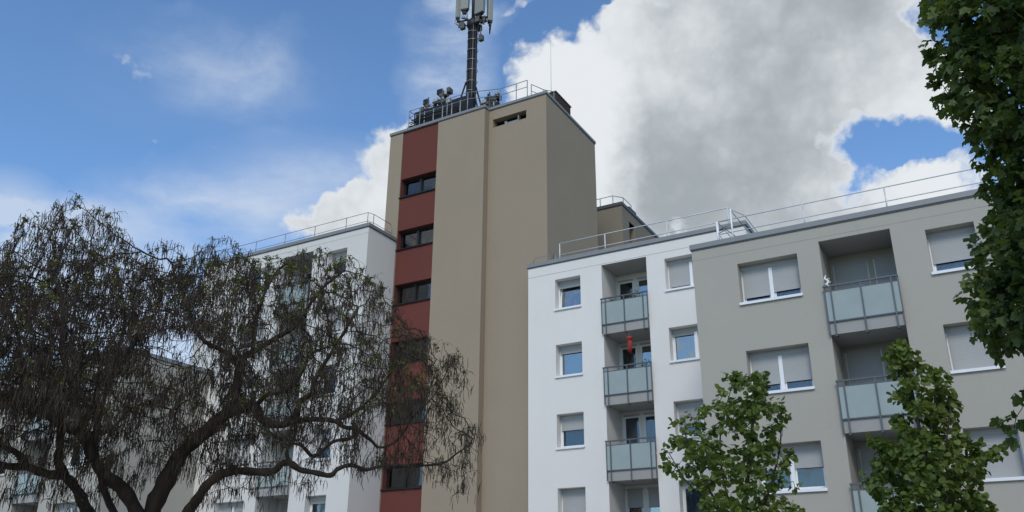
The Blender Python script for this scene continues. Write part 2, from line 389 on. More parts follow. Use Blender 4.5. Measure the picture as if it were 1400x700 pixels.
def make_window(parent, x0, x1, z0, z1, y, depth=.2, panes=1, shut=(.5,), curt=(None,), glass='glass', frame='white_frame', sill=True, box=.15, split=None, tilt=None, name='window', left_open=0):
    """a window standing in an opening: frame > mullion, shutter, pane, curtain, sill"""
    w, h = x1-x0, z1-z0; fy = y+depth; slim = box < .1 and frame == 'white_frame'; t = .03 if slim else .05
    def fr():
        mb = MB(); mb.box(0, t, 0, .07, 0, h-box); mb.box(w-t, w, 0, .07, 0, h-box); mb.box(t, w-t, 0, .07, 0, t+.02); mb.box(t, w-t, 0, .07, h-box-t, h-box)
        if panes == 2:
            c = w*(split or .5); mb.box(c-.055, c+.055, -.06, .07, t+.02, h-box-t)
        return mb.mesh(name, M[frame])
    win = link(name, cached(('f', round(w, 2), round(h, 2), panes, split, frame, box, name), fr), parent, loc=(x0, fy, z0))
    if box:
        def bx():
            mb = MB(); mb.box(0, w, -.035, .069, h-box+.002, h-.004); return mb.mesh('shutter_box', M['shutter' if frame == 'white_frame' else frame])
        link('shutter_box', cached(('b', round(w, 2), round(h, 2), frame, box), bx), win, loc=(x0, fy, z0))
    if sill:
        def sl():
            mb = MB(); mb.box(-.03, w+.03, -depth-.05, -.002, -.045, .012); mb.box(-.03, w+.03, -depth-.062, -depth-.05, -.065, .014); return mb.mesh('sill', M['white_frame'])
        link('sill', cached(('s', round(w, 2), depth), sl), win, loc=(x0, fy, z0))
    edges = [t, w-t] if panes == 1 else [t, w*(split or .5)-.055, w*(split or .5)+.055, w-t]
    for k in range(panes):
        a, b = edges[2*k], edges[2*k+1]; zt, zb = h-box-t, t+.02
        # sash
        def sash():
            mb = MB(); s = .028 if slim else .045; H = zt-zb; WW = b-a
            mb.box(0, s, 0, .05, 0, H); mb.box(WW-s, WW, 0, .05, 0, H); mb.box(s, WW-s, 0, .05, 0, s); mb.box(s, WW-s, 0, .05, H-s, H)
            return mb.mesh('sash', M[frame])
        rot = (tilt or {}).get(k)
        so_ = link('sash', cached(('sa', slim, round(b-a, 3), round(zt-zb, 3), frame), sash), win, loc=(x0+a, fy+.02, z0+zb))
        def pn():
            mb = MB(); s = .028 if slim else .045; mb.box(s, b-a-s, .02, .028, s, zt-zb-s); return mb.mesh('pane', M[glass])
        po = link('pane', cached(('p', slim, round(b-a, 3), round(zt-zb, 3), glass), pn), win, loc=(x0+a, fy+.02, z0+zb))
        if rot:
            for o in (so_, po): o.rotation_euler = rot
        sh = shut[k] if k < len(shut) else 0
        if sh > .02:
            H = (h-box)*sh
            link('roller_shutter', cached(('r', round(b-a, 2), round(H, 2)), lambda: shutter_mesh(b-a-.004, H)), win, loc=(x0+a+.002, fy-.03, z0+h-box))
        cu_ = curt[k] if k < len(curt) else None
        if cu_:
            link('curtain', cached(('c', round(b-a, 2), round(zt-zb, 2), cu_, k), lambda: curtain_mesh(b-a, zt-zb, M[cu_], k)), win, loc=(x0+a, fy+.16, z0+zt))
    return win
def make_balcony(parent, x0, x1, zb, yf, depth=1.45, proud=.12, posts=3, h_rail=1.37):
    """loggia slab > fascia, handrail, posts, frosted glass panels, brackets (origin at the slab's lower front left corner)"""
    w = x1-x0
    def sl():
        mb = MB(); mb.box(.004, w-.004, proud+.002, proud+depth-.004, 0, .22); return mb.mesh('balcony', M['ceiling'])
    b = link('balcony', cached(('bs', round(w, 2), depth, proud), sl), parent, loc=(x0, yf-proud, zb))
    def q(name, key, m, fn, x=0.0):
        def mk():
            mb = MB(); fn(mb); return mb.mesh(name, M[m])
        return link(name, cached((name, round(w, 2), depth, proud, key), mk), b, loc=(x0+x, yf-proud, zb))
    e = .02
    q('fascia_plate', 0, 'slab', lambda mb: (mb.box(.0, w, .05, proud-.004, -.02, .335), mb.box(0, .012, proud, proud+.01, 0, .3)))
    q('handrail', 0, 'rail', lambda mb: mb.box(-e-.015, w+e, -.03, .03, h_rail, h_rail+.045))
    q('lower_rail', 0, 'rail', lambda mb: mb.box(-e, w+e, .0, .03, .33, .36))
    q('upper_rail', 0, 'rail', lambda mb: mb.box(-e, w+e, .002, .026, h_rail-.14, h_rail-.115))
    for i in range(posts):
        px = .17+(w-.34)*i/(posts-1)
        q('post', 'p', 'rail', lambda mb: (mb.box(-.02, .02, -.025, -.004, -.03, h_rail-.002), mb.box(-.025, .025, -.02, .05, -.055, -.03)), px)
        q('bracket', 'b', 'rail', lambda mb: mb.box(-.03, .03, -.01, .16, -.085, -.056), px)
    for sx, kx in ((0, 'l'), (w, 'r')):
        q('edge_post', kx, 'rail', lambda mb: mb.box(-.018, .018, .0, .03, 0.0, h_rail-.003), sx)
    nb = posts+1; ed = [0.0]+[.17+(w-.34)*i/(posts-1) for i in range(posts)]+[w]
    for i in range(len(ed)-1):
        a, c = ed[i]+.02, ed[i+1]-.02
        q('glass_panel', ('g', round(c-a, 2)), 'frosted', lambda mb: mb.box(0, c-a, .008, .02, .365, h_rail-.145), a)
    return b
def roof_edge(parent, x0, x1, y0, y1, z, h=.16, out=.05, mat_='fascia', sides=True):
    mb = MB(); mb.box(x0-out, x1+out, y0-out, y0+.25, z, z+h); mb.box(x1-.25, x1+out, y0+.252, y1, z, z+h-.003); mb.box(x0-out, x0+.25, y0+.252, y1, z, z+h-.003)
    o = mb.obj('roof_edge', M[mat_], parent, .008)
    mb = MB(); g = out*.6
    mb.box(x0-g, x1+g, y0-g, y0+.2, z-.035, z-.002); mb.box(x1-.2, x1+g, y0+.202, y1-.01, z-.035, z-.003); mb.box(x0-g, x0+.2, y0+.202, y1-.01, z-.035, z-.003)
    mb.obj('drip_edge', M['fascia_lip'], o)
    return o
def roof_deck(parent, x0, x1, y0, y1, z):
    return MB().box(x0+.2, x1-.2, y0+.2, y1, z-.3, z-.02).obj('roof', M['roofing'], parent)
def railing(parent, runs, zb, zt, zlow=None, m='white_rail', r=.022, name='roof_railing', foot=0.0):
    """runs: list of polylines [(x,y)...] with a post at every point"""
    mb = MB()
    for run in runs:
        mb.tube([(x, y, zt) for x, y in run], r, 6)
        if zlow: mb.tube([(x, y, zlow) for x, y in run], r*.9, 6)
    rail = mb.obj(name, M[m], parent, smooth=True)
    def pm():
        b = MB(); b.tube([(0, 0, zb-zt), (0, 0, -r*.5)], r*1.25, 6); b.box(-.06, .06, -.06, .06, zb-zt-.01, zb-zt+.012); return b.mesh('railing_post', M[m], True)
    key = ('rp', m, round(zt-zb, 3), r)
    for run in runs:
        for x, y in run: link('railing_post', cached(key, pm), rail, loc=(x, y, zt))
    return rail
def wall_box(mb, x0, x1, y0, y1, z0, z1, front=False):
    if front: mb.quad((x0, y0, z0), (x1, y0, z0), (x1, y0, z1), (x0, y0, z1))
    mb.quad((x1, y0, z0), (x1, y1, z0), (x1, y1, z1), (x1, y0, z1)); mb.quad((x0, y0, z0), (x0, y0, z1), (x0, y1, z1), (x0, y1, z0)); mb.quad((x0, y1, z0), (x0, y1, z1), (x1, y1, z1), (x1, y1, z0))

def block(name, label, m, x0, x1, y0, y1, top, fh, wins, logg, joint, spec, back_m=None, side_split=None, doorw=1.0):
    """a residential block. wins: list of (x0,x1,panes); logg: list of (x0,x1); fh: head height of the top storey"""
    b = thing(name, label, 'building', ((x0+x1)/2, (y0+y1)/2, 0))
    holes, rooms, S = [], [], 2.745
    fl = []
    k = 0
    while fh-S*k-1.32 > .6: fl.append(fh-S*k); k += 1
    for (a, c, p) in wins:
        for z in fl: holes.append((a, c, z-1.32, z, .40)); rooms.append((a, c, z-1.32, z, y0+.40))
    for (a, c) in logg: holes.append((a, c, .12, fh+.24, 1.45))
    mb = MB(); facade(mb, x0, x1, 0, top, y0, holes)
    if side_split:   # the block is cut back beside its neighbour
        ys, xs = side_split
        mb.quad((x1, y0, 0), (x1, ys, 0), (x1, ys, top), (x1, y0, top)); mb.quad((x1, ys, 0), (xs, ys, 0), (xs, ys, top), (x1, ys, top))
        mb.quad((xs, ys, 0), (xs, y1, 0), (xs, y1, top), (xs, ys, top)); mb.quad((x0, y0, 0), (x0, y0, top), (x0, y1, top), (x0, y1, 0)); mb.quad((x0, y1, 0), (x0, y1, top), (xs, y1, top), (xs, y1, 0))
    else: wall_box(mb, x0, x1, y0, y1, 0, top)
    wall = mb.obj('wall', M[m], b)
    mb = MB(); mb.box(x0-.004, x1+.004, y0-.004, y0+.02, joint, joint+.012); mb.obj('wall_joint', M['joint'], wall)
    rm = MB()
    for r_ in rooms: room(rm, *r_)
    for li, (a, c) in enumerate(logg):
        yb = y0+1.45; lh = []
        dw = a+.08, a+.08+doorw; ww = dw[1]+.16, c-.05
        bw = MB()
        for ki, z in enumerate(fl):
            hz = z+.02; zf = z+.24-2.85+.24
            lh.append((dw[0], dw[1], zf, hz, .05)); lh.append((ww[0], ww[1], zf+.85, hz, .05))
        facade(bw, a, c, .12, fh+.24, yb, lh); bw.obj('loggia_wall', M[back_m or m], b)
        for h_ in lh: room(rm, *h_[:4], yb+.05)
        for ki, z in enumerate(fl):
            hz = z+.02; zf = z+.24-2.85+.24
            sp = spec.get(('l', li, ki), spec.get(('l', ki), dict(ds=.0, ws=.0)))
            make_window(b, dw[0], dw[1], zf, hz, yb-.03, .03, 1, (sp.get('ds', 0),), (sp.get('dc'),), sp.get('g', 'glass'), sill=False, box=.07, name='balcony_door')
            make_window(b, ww[0], ww[1], zf+.85, hz, yb-.03, .03, 1, (sp.get('ws', 0),), (sp.get('wc'),), sp.get('g2', 'glass'), sill=True, box=.07)
            zb = z+.24-2.85
            if zb > .3: make_balcony(b, a, c, zb, y0)
        MB().box(a+.003, c-.003, y0+.002, yb-.002, fh+.235, fh+.3).obj('loggia_ceiling', M['ceiling'], b)
    for wi, (a, c, p) in enumerate(wins):
        for ki, z in enumerate(fl):
            sp = dict(spec.get((wi, ki), dict(shut=(.5,)*p, curt=('curtain_dark',)*p)))
            make_window(b, a, c, z-1.32+.045, z, y0, .34, p, **sp)
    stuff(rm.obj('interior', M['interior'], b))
    return b, fl

# ------------------------------------------------------------------ ground
def sheet(name, x0, x1, y0, y1, z, m): return structure(MB().quad((x0, y0, z), (x1, y0, z), (x1, y1, z), (x0, y1, z)).obj(name, m))
M['lawn'] = simple('lawn_ground', (.085, .11, .04), .95, 0, .5, 3)
M['asphalt'] = simple('asphalt', (.05, .05, .052), .9, 0, .25, 12, bmp=.4)
M['paving'] = simple('paving', (.24, .235, .225), .9, 0, .2, 3, bmp=.3)
M['paint'] = simple('road_paint', (.7, .7, .68), .8)
sheet('ground', -900, 900, -900, 900, -.01, M['lawn'])
sheet('road', -90, 60, -6.5, -.9, 0.0, M['asphalt'])
sheet('pavement', -90, 60, -.75, 1.6, .12, M['paving'])
structure(MB().box(-90, 60, -.9, -.75, -.05, .125).obj('kerb', M['paving'], None, .01))
for i in range(14): structure(MB().box(-60+i*8, -57+i*8, -3.75, -3.63, .001, .005).obj('road_marking', M['paint']))
M['bounce_ground'] = simple('pale_bounce_ground', (.36, .345, .31), .9, 0, .15, 2, bmp=.2)
sheet('bounce_ground', -62, 26, 1.6, 29, .06, M['bounce_ground'])  # unseen pale sheet, added to bounce light onto the lower walls

# ------------------------------------------------------------------ residential blocks
CD, CW, CC = 'curtain_dark', 'curtain_white', 'curtain'
specG = {
 (0, 0): dict(shut=(.76, .70), curt=(None, CW), glass='glass', ), (0, 1): dict(shut=(.72, .70), curt=(CD, CC)), (0, 2): dict(shut=(.42, .42), curt=(CC, CC)), (0, 3): dict(shut=(.5, .5), curt=(CC, CC)),
 (1, 0): dict(shut=(.66,), curt=(CW,)), (1, 1): dict(shut=(.92,), curt=(None,)), (1, 2): dict(shut=(1.0,), curt=(None,)), (1, 3): dict(shut=(.3,), curt=(CC,)),
 (2, 0): dict(shut=(.3, .3), curt=(CC, CC)), (2, 1): dict(shut=(.6, .6), curt=(CC, CC)), (2, 2): dict(shut=(.2, .6), curt=(CC, CC)), (2, 3): dict(shut=(.2, .2), curt=(CC, CC)),
 ('l', 0): dict(ds=1.0, ws=.62, wc=CW), ('l', 1): dict(ds=.5, ws=.62, wc=CW, dc=CW), ('l', 2): dict(ds=.9, ws=.8), ('l', 3): dict(ds=.9, ws=.8)}
gR, flG = block('apartment_building', 'grey plastered apartment block at the right with frosted glass balconies', 'grey_plaster',
    -7.73, 8.6, 24.66, 36.5, 10.60+Z, 9.872+Z, [(-6.34, -4.56, 2), (-1.085, .12, 1), (2.4, 4.2, 2)], [(-3.915, -1.965), (5.2, 7.1)], 10.23+Z, specG)
roof_edge(gR, -7.73, 8.6, 24.66, 36.5, 10.60+Z, .17); roof_deck(gR, -7.73, 8.6, 24.66, 36.4, 10.66+Z)
railing(gR, [[(-6.9, 27.2), (-6.9, 24.95), (-4.27, 24.95), (-1.95, 24.95), (.52, 24.95), (3.0, 24.95), (5.5, 24.95), (8.2, 24.95), (8.2, 30)]], 10.66+Z, 11.53+Z, 11.08+Z, r=.017)

specW = {
 (0, 0): dict(shut=(.12,), curt=(CD,), glass='glass_bright', tilt={0: (-.09, 0, 0)}), (0, 1): dict(shut=(.12,), curt=(CD,), glass='glass_bright'), (0, 2): dict(shut=(.36,), curt=(CD,)), (0, 3): dict(shut=(.82,), curt=(None,)),
 (1, 0): dict(shut=(.80, .78), curt=(None, None)), (1, 1): dict(shut=(.08, .08), curt=(CC, CC), glass='glass_bright'), (1, 2): dict(shut=(.62, .62), curt=(CD, CD)), (1, 3): dict(shut=(.0, .0), curt=(CD, None)),
 ('l', 0): dict(g2='glass_bright'), ('l', 1): dict(g2='glass_bright'), ('l', 2): dict(dc=CD, wc=CD), ('l', 3): dict(ds=.25, ws=.4, g2='glass_bright')}
wR, flW = block('apartment_building', 'white apartment block between the tall tower and the grey block on the right', 'white_plaster',
    -16.2, -7.12, 29.35, 41, 13.22+Z, 12.49+Z, [(-14.96, -13.83, 1), (-10.29, -8.45, 2)], [(-12.9, -11.02)], 12.77+Z, specW, 'white_plaster', None, .66)
roof_edge(wR, -16.2, -7.12, 29.35, 41, 13.22+Z, .17); roof_deck(wR, -16.2, -7.12, 29.35, 40.9, 13.28+Z)
railing(wR, [[(-14.86, 29.62), (-12.82, 29.62), (-10.2, 29.62), (-7.78, 29.62), (-7.4, 30.6), (-7.4, 33)]], 13.30+Z, 14.17+Z, 13.66+Z, r=.02)
mb = MB(); mb.tube([(-16.1, 29.6, 13.5+Z), (-16.05, 29.6, 13.72+Z), (-15.35, 29.6, 13.75+Z), (-15.3, 29.6, 13.4+Z)], .012, 6); mb.tube([(-15.2, 29.7, 13.35+Z), (-15.2, 29.7, 13.75+Z), (-15.1, 29.7, 13.75+Z), (-15.1, 29.7, 13.35+Z)], .02, 6)
mb.obj('roof_hatch_rail', M['grey_rail'], wR, smooth=True)

specL = {(w_, k_): dict(shut=((.1, .6, .3, .8, .2, .5)[(k_+w_*2) % 6],)*2, curt=(CC, CC)) for w_ in (0, 1) for k_ in range(6)}
specL.update({('l', k_): dict(ds=(0, .4, 0, .9, .2, 0)[k_]) for k_ in range(6)})
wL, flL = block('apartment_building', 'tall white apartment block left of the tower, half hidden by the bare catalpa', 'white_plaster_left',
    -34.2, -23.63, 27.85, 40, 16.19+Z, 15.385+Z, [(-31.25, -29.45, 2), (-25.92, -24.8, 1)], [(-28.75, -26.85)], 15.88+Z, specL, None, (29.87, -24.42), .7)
mb = MB(); mb.box(-34.25, -23.58, 27.80, 28.1, 16.19+Z, 16.36+Z); mb.box(-23.9, -23.58, 28.102, 29.88, 16.19+Z, 16.357+Z); re = mb.obj('roof_edge', M['fascia'], wL, .008)
mb = MB(); mb.box(-34.23, -23.6, 27.82, 28.05, 16.155+Z, 16.188+Z); mb.box(-23.85, -23.6, 28.052, 29.87, 16.155+Z, 16.187+Z); mb.obj('drip_edge', M['fascia_lip'], re)
roof_deck(wL, -34.2, -24.4, 27.85, 39.9, 16.25+Z)
railing(wL, [[(-33.2, 28.1), (-31.0, 28.1), (-29.05, 28.1), (-27.15, 28.1), (-25.22, 28.1), (-23.95, 28.1), (-23.85, 28.4), (-23.85, 29.7)]], 16.3+Z, 17.05+Z, 16.62+Z, m='grey_rail', r=.014)

specGL = {(w_, k_): dict(shut=((.75, .15, .4, .6)[(k_+w_) % 4],)*2, curt=(CC, CD)) for w_ in range(3) for k_ in range(5)}
specGL.update({('l', k_): dict(ds=.5, ws=.4) for k_ in range(5)})
gL, _ = block('apartment_building', 'low grey apartment block at far left behind the catalpa branches', 'grey_plaster',
    -50, -32.7, 23.15, 38, 10.42+Z, 9.62+Z, [(-35.7, -33.95, 2), (-40.9, -39.7, 1), (-44.4, -42.6, 2)], [(-38.6, -36.7), (-47.5, -45.6)], 10.05+Z, specGL)
roof_edge(gL, -50, -32.7, 23.15, 38, 10.42+Z, .17); roof_deck(gL, -50, -32.7, 23.15, 37.9, 10.48+Z)
railing(gL, [[(x, 23.45) for x in (-49, -46.5, -44, -41.5, -39, -36.5, -34)]], 10.5+Z, 11.3+Z, 10.9+Z, r=.02)

# ------------------------------------------------------------------ stair tower
tw = thing('tower_building', 'tall beige stair tower with a red window strip and a mast on its roof', 'building', (-20, 33, 0))
TZ = 22.12+Z; T0, T1, T2, T3 = -24.4, -23.62, -21.50, -18.84
rows = [(18.48+Z-2.745*k, 19.48+Z-2.745*k) for k in range(7) if 18.48+Z-2.745*k > .8]
mb = MB()
facade(mb, T0, T1, 0, TZ, 29.9, []); facade(mb, T2, T3, 0, TZ, 29.9, [])
mb.quad((T3, 29.9, 0), (T3, 30.29, 0), (T3, 30.29, TZ), (T3, 29.9, TZ)); mb.quad((T1, 29.9, 0), (T1, 29.94, 0), (T1, 29.94, TZ), (T1, 29.9, TZ)); mb.quad((T2, 29.9, 0), (T2, 29.9, TZ), (T2, 29.94, TZ), (T2, 29.94, 0))
vent = (-18.62, -16.82, 21.14+Z, 21.58+Z, .35)
facade(mb, T3, -15.78, 0, TZ+.02, 30.29, [vent])
wall_box(mb, T0, -15.78, 29.9, 35.61, 0, TZ) if False else None
mb.quad((-15.78, 30.29, 0), (-15.78, 35.61, 0), (-15.78, 35.61, TZ+.02), (-15.78, 30.29, TZ+.02)); mb.quad((T0, 29.9, 0), (T0, 29.9, TZ), (T0, 35.61, TZ), (T0, 35.61, 0)); mb.quad((T0, 35.61, 0), (T0, 35.61, TZ), (-15.78, 35.61, TZ), (-15.78, 35.61, 0))
mb.obj('wall', M['tower_plaster'], tw)
mb = MB(); facade(mb, T1, T2, 0, TZ, 29.94, [(T1+.03, T2-.03, a, c, .34) for a, c in rows]); rw = mb.obj('red_wall_strip', M['red_plaster'], tw); rw['label'] = 'dark red plaster strip holding the stair windows'
rm = MB()
for a, c in rows:
    make_window(tw, T1+.03, T2-.03, a+.02, c, 29.94, .26, 2, (0, 0), (None, None), 'glass_dark', 'dark_frame', sill=False, box=0)
    room(rm, T1+.03, T2-.03, a, c, 29.94+.34, 1.2)
    MB().box(T1-.02, T2-.04, 29.86, 30.19, a-.03, a+.016).obj('window_ledge', M['dark_frame'], tw)
room(rm, *vent[:4], 30.29+.35, .5); stuff(rm.obj('interior', M['interior'], tw))
v = MB(); v.box(-18.62, -16.82, 30.6, 30.63, 21.34+Z, 21.37+Z); v.box(-18.02, -17.9, 30.36, 30.6, 21.14+Z, 21.34+Z); v.box(-17.32, -17.27, 30.38, 30.6, 21.14+Z, 21.5+Z); v.box(-17.9, -17.32, 30.42, 30.45, 21.2+Z, 21.3+Z)
v.obj('vent_bracket', M['grey_rail'], tw)
mb = MB(); mb.box(T0-.04, T3+.04, 29.85, 30.15, TZ, TZ+.14); mb.box(T3-.02, -15.74, 30.24, 30.5, TZ+.022, TZ+.16); mb.box(-16, -15.735, 30.502, 35.66, TZ+.023, TZ+.157); mb.box(T0-.038, T0+.2, 30.152, 35.6, TZ, TZ+.137)
re = mb.obj('roof_edge', M['fascia'], tw, .008)
mb = MB(); mb.box(T0-.02, T3+.02, 29.87, 30.1, TZ-.035, TZ-.002); mb.box(T3+.022, -15.76, 30.262, 30.45, TZ-.015, TZ+.02); mb.box(-15.95, -15.757, 30.452, 35.64, TZ-.015, TZ+.021); mb.obj('drip_edge', M['fascia_lip'], re)
rfm = MB(); rfm.box(T0+.2, T3-.02, 30.15, 35.4, TZ-.3, TZ+.05); rfm.box(T3-.018, -16, 30.5, 35.4, TZ-.3, TZ+.05); rf = rfm.obj('roof', M['roofing'], tw)
mb = MB(); mb.box(-17.6, -16.4, 32.5, 34.15, TZ+.04, 23.68+Z); mb.obj('chimney', M['brown_sheet'], rf, .02)
mb = MB()
for i in range(14): mb.box(-16.395, -16.375, 32.52+i*.118, 32.55+i*.118, TZ+.05, 23.67+Z)
mb.obj('chimney_seam', M['brown_sheet'], rf)
MB().box(-17.64, -16.36, 32.46, 34.19, 23.682+Z, 23.73+Z).obj('chimney_cap', M['fascia_lip'], rf)
railing(tw, [[(-23.6, 31.4), (-23.62, 30.3), (-22.95, 30.3), (-21.3, 30.3), (-20.1, 30.3), (-18.55, 30.8), (-17.65, 30.8), (-17.05, 30.8)], [(-17.05, 31.2), (-16.75, 31.9), (-16.4, 32.3)]], TZ+.1, 24.12+Z-.55, 23.6+Z-.4, m='grey_rail', r=.018)
rod = MB().tube([(-16.9, 33, TZ+.05), (-16.9, 33, 24.5+Z), (-16.9, 33, 27.2+Z)], [.02, .014, .006], 6).obj('lightning_rod', M['light_metal'], None, smooth=True)
tag(rod, 'thin upright lightning rod beside the brown chimney on the tower roof', 'lightning rod')

rear = thing('apartment_building', 'beige rear wing with a slit window, seen beyond the tower over the white roof', 'building', (-18, 43, 0))
mb = MB(); RZ = 20.15+Z
mb.quad((-22, 39.04, 0), (-15.85, 39.04, 0), (-15.85, 39.04, RZ), (-22, 39.04, RZ))
S2 = [(39.04, 39.95), (39.95, 40.75), (40.75, 50)]
mb.quad((-15.85, 39.04, 0), (-15.85, 39.95, 0), (-15.85, 39.95, RZ), (-15.85, 39.04, RZ)); mb.quad((-15.85, 40.75, 0), (-15.85, 50, 0), (-15.85, 50, RZ), (-15.85, 40.75, RZ))
mb.quad((-15.85, 39.95, 0), (-15.85, 40.75, 0), (-15.85, 40.75, 18.3+Z), (-15.85, 39.95, 18.3+Z)); mb.quad((-15.85, 39.95, 19.55+Z), (-15.85, 40.75, 19.55+Z), (-15.85, 40.75, RZ), (-15.85, 39.95, RZ))
for a, c in (((-15.85, 39.95), (-16.2, 39.95)), ((-15.85, 40.75), (-16.2, 40.75))): mb.quad((*a, 18.3+Z), (*c, 18.3+Z), (*c, 19.55+Z), (*a, 19.55+Z))
mb.quad((-22, 39.04, 0), (-22, 39.04, RZ), (-22, 50, RZ), (-22, 50, 0)); mb.quad((-22, 50, 0), (-22, 50, RZ), (-15.85, 50, RZ), (-15.85, 50, 0))
mb.obj('wall', M['rear_plaster'], rear)
pw = MB().box(-16.2, -16.15, 39.95, 40.75, 18.3+Z, 19.55+Z).obj('window', M['dark_frame'], rear)
mb = MB(); mb.box(-22, -15.8, 38.98, 39.3, RZ, RZ+.18); mb.box(-16.1, -15.8, 39.302, 50, RZ, RZ+.178); mb.obj('roof_edge', M['fascia_lip'], rear)
MB().box(-22, -16, 39.2, 50, RZ-.3, RZ-.02).obj('roof', M['roofing'], rear)
MB().box(-17, -16.05, 40.6, 41.6, RZ, RZ+.62).obj('roof_vent', M['dark_frame'], rear)
railing(rear, [[(-18.6, 39.4), (-17.25, 39.4), (-16.5, 39.4), (-16.1, 39.9), (-16.1, 41)]], RZ+.1, RZ+.85, m='grey_rail', r=.02)

# ------------------------------------------------------------------ mast on the tower roof
MX, MY = -21.03, 32.0
mast = thing('antenna_mast', 'black mobile phone mast with grey antenna panels on the tower roof', 'antenna', (MX, MY, TZ+.05))
def zc(v): return v+Z
mb = MB(); mb.tube([(MX, MY, TZ+.05), (MX, MY, zc(28.9))], [.2, .185], 12)
for k in range(9):
    a = k*.7; x, y = MX+.215*math.cos(a), MY+.215*math.sin(a)
    mb.tube([(x, y, TZ+.1), (x+.01*math.sin(k), y, zc(25)), (x, y, zc(28.9))], .028+.012*(k % 3), 6)
mb.obj('mast_tube', M['black_metal'], mast, smooth=True)
MB().tube([(MX+.30, MY-.12, TZ+.05), (MX+.29, MY-.12, zc(26)), (MX+.24, MY-.1, zc(29.2))], .055, 8).obj('cable_duct', M['black_metal'], mast, smooth=True)
MB().tube([(MX+.2, MY-.24, TZ+.05), (MX+.19, MY-.24, zc(26)), (MX+.16, MY-.22, zc(29.2))], .013, 8).obj('cable', M['grey_rail'], mast, smooth=True)
def ring():
    b = MB(); pts = [(.30*math.cos(t), .27*math.sin(t), .02*math.sin(t*2)) for t in [math.pi*2*i/12 for i in range(13)]]; b.tube(pts, .016, 5); return b.mesh('clamp_ring', M['light_metal'], True)
rg = ring()
for z in (24.2, 24.83, 25.42, 26.11, 26.74, 27.37, 28.0, 28.53): link('clamp_ring', rg, mast, loc=(MX+.02, MY, zc(z)))
for a, c in (((MX-.2, MY-.2, 25.4), (MX-1.0, MY-.5, TZ-Z+.1)), ((MX+.25, MY-.2, 24.95), (MX+.95, MY-.4, TZ-Z+.1)), ((MX+.2, MY+.1, 25.2), (MX+.6, MY+1.2, TZ-Z+.1)), ((MX-.2, MY+.1, 25.2), (MX-.6, MY+1.2, TZ-Z+.1)), ((MX+.25, MY-.25, 24.4), (MX+.6, MY-.7, TZ-Z+.1))):
    MB().tube([(a[0], a[1], zc(a[2])), (c[0], c[1], zc(c[2]))], .045, 6).obj('brace', M['black_metal'], mast, smooth=True)
MB().tube([(MX, MY, zc(28.9)), (MX, MY, zc(32.4))], .10, 10).obj('top_pole', M['black_metal'], mast, smooth=True)
hub = MB(); hub.tube([(MX, MY, zc(28.75)), (MX, MY, zc(28.95)), (MX, MY, zc(29.2)), (MX, MY, zc(29.45))], [.22, .34, .34, .15], 12)
hub.tube([(MX-.95, MY-.1, zc(29.55)), (MX+1.0, MY-.1, zc(29.15))], .05, 6); hub.tube([(MX-.9, MY-.05, zc(29.2)), (MX+.9, MY-.05, zc(28.95))], .04, 6); hub.tube([(MX-.4, MY-.55, zc(29.3)), (MX+.4, MY+.5, zc(29.3))], .035, 6)
hub.obj('antenna_collar', M['black_metal'], mast, smooth=True)
for (dx, dy, z0, w_, d_, rz) in ((-.93, -.1, 29.78, .26, .2, .75), (-.40, -.25, 30.02, .46, .24, .25), (.56, -.25, 29.42, .56, .24, -.1), (1.06, -.0, 28.88, .26, .26, -.7), (.12, .3, 29.9, .40, .18, 3.1), (.75, .45, 29.6, .40, .18, 2.6)):
    b = MB(); b.box(-w_/2, w_/2, -d_/2, d_/2, 0, 2.3); p = link('antenna_panel', b.mesh('antenna_panel', M['panel_grey']), mast, .035)
    p.location = (MX+dx, MY+dy, zc(z0)); p.rotation_euler = (0, 0, rz)
    WORLD_LOC[p.name] = p.location.copy()
    k = MB(); k.box(-w_*.35, w_*.35, -d_*.4, d_*.4, -.09, -.002); k.box(-w_*.2, w_*.2, -.06, .06, -.26, -.09)
    for q_ in (-.12, -.04, .05, .12): k.tube([(q_, 0, -.1), (q_*1.3, .02, -.35), (q_*.3-dx*.3, .1, -.55)], .016, 5)
    kk = k.mesh('connector_block', M['black_metal']); ko = bpy.data.objects.new('connector_block', kk); COL.objects.link(ko); ko.parent = p
for (dx, dy, z) in ((-.62, -.15, 29.0), (-.45, -.3, 28.75), (.45, -.25, 28.9), (.7, -.05, 28.95), (.15, .4, 28.9)):
    MB().box(MX+dx-.13, MX+dx+.13, MY+dy-.1, MY+dy+.1, zc(z), zc(z+.34)).obj('radio_unit', M['equip'], mast, .02)
lp = MB(); lp.tube([(MX+.68+.13*math.cos(t), MY-.2, zc(28.85)+.13*math.sin(t)) for t in [math.pi+i*.35 for i in range(10)]], .014, 5); lp.tube([(MX-.7+.14*math.cos(t), MY-.2, zc(29.0)+.16*math.sin(t)) for t in [math.pi+i*.35 for i in range(10)]], .014, 5)
lp.obj('cable_loop', M['light_metal'], mast, smooth=True)
b = MB(); b.tube([(MX+.2, MY-.1, zc(27.98)), (MX+.62, MY-.15, zc(27.93))], .03, 6); b.tube([(MX+.58, MY-.15, zc(27.9)), (MX+.58, MY-.15, zc(28.55))], .035, 6); b.box(MX+.52, MX+.76, MY-.25, MY-.05, zc(27.72), zc(28.02)); b.box(MX+.48, MX+.66, MY-.2, MY-.1, zc(28.0), zc(28.14))
b.obj('small_antenna', M['equip'], mast, .01)

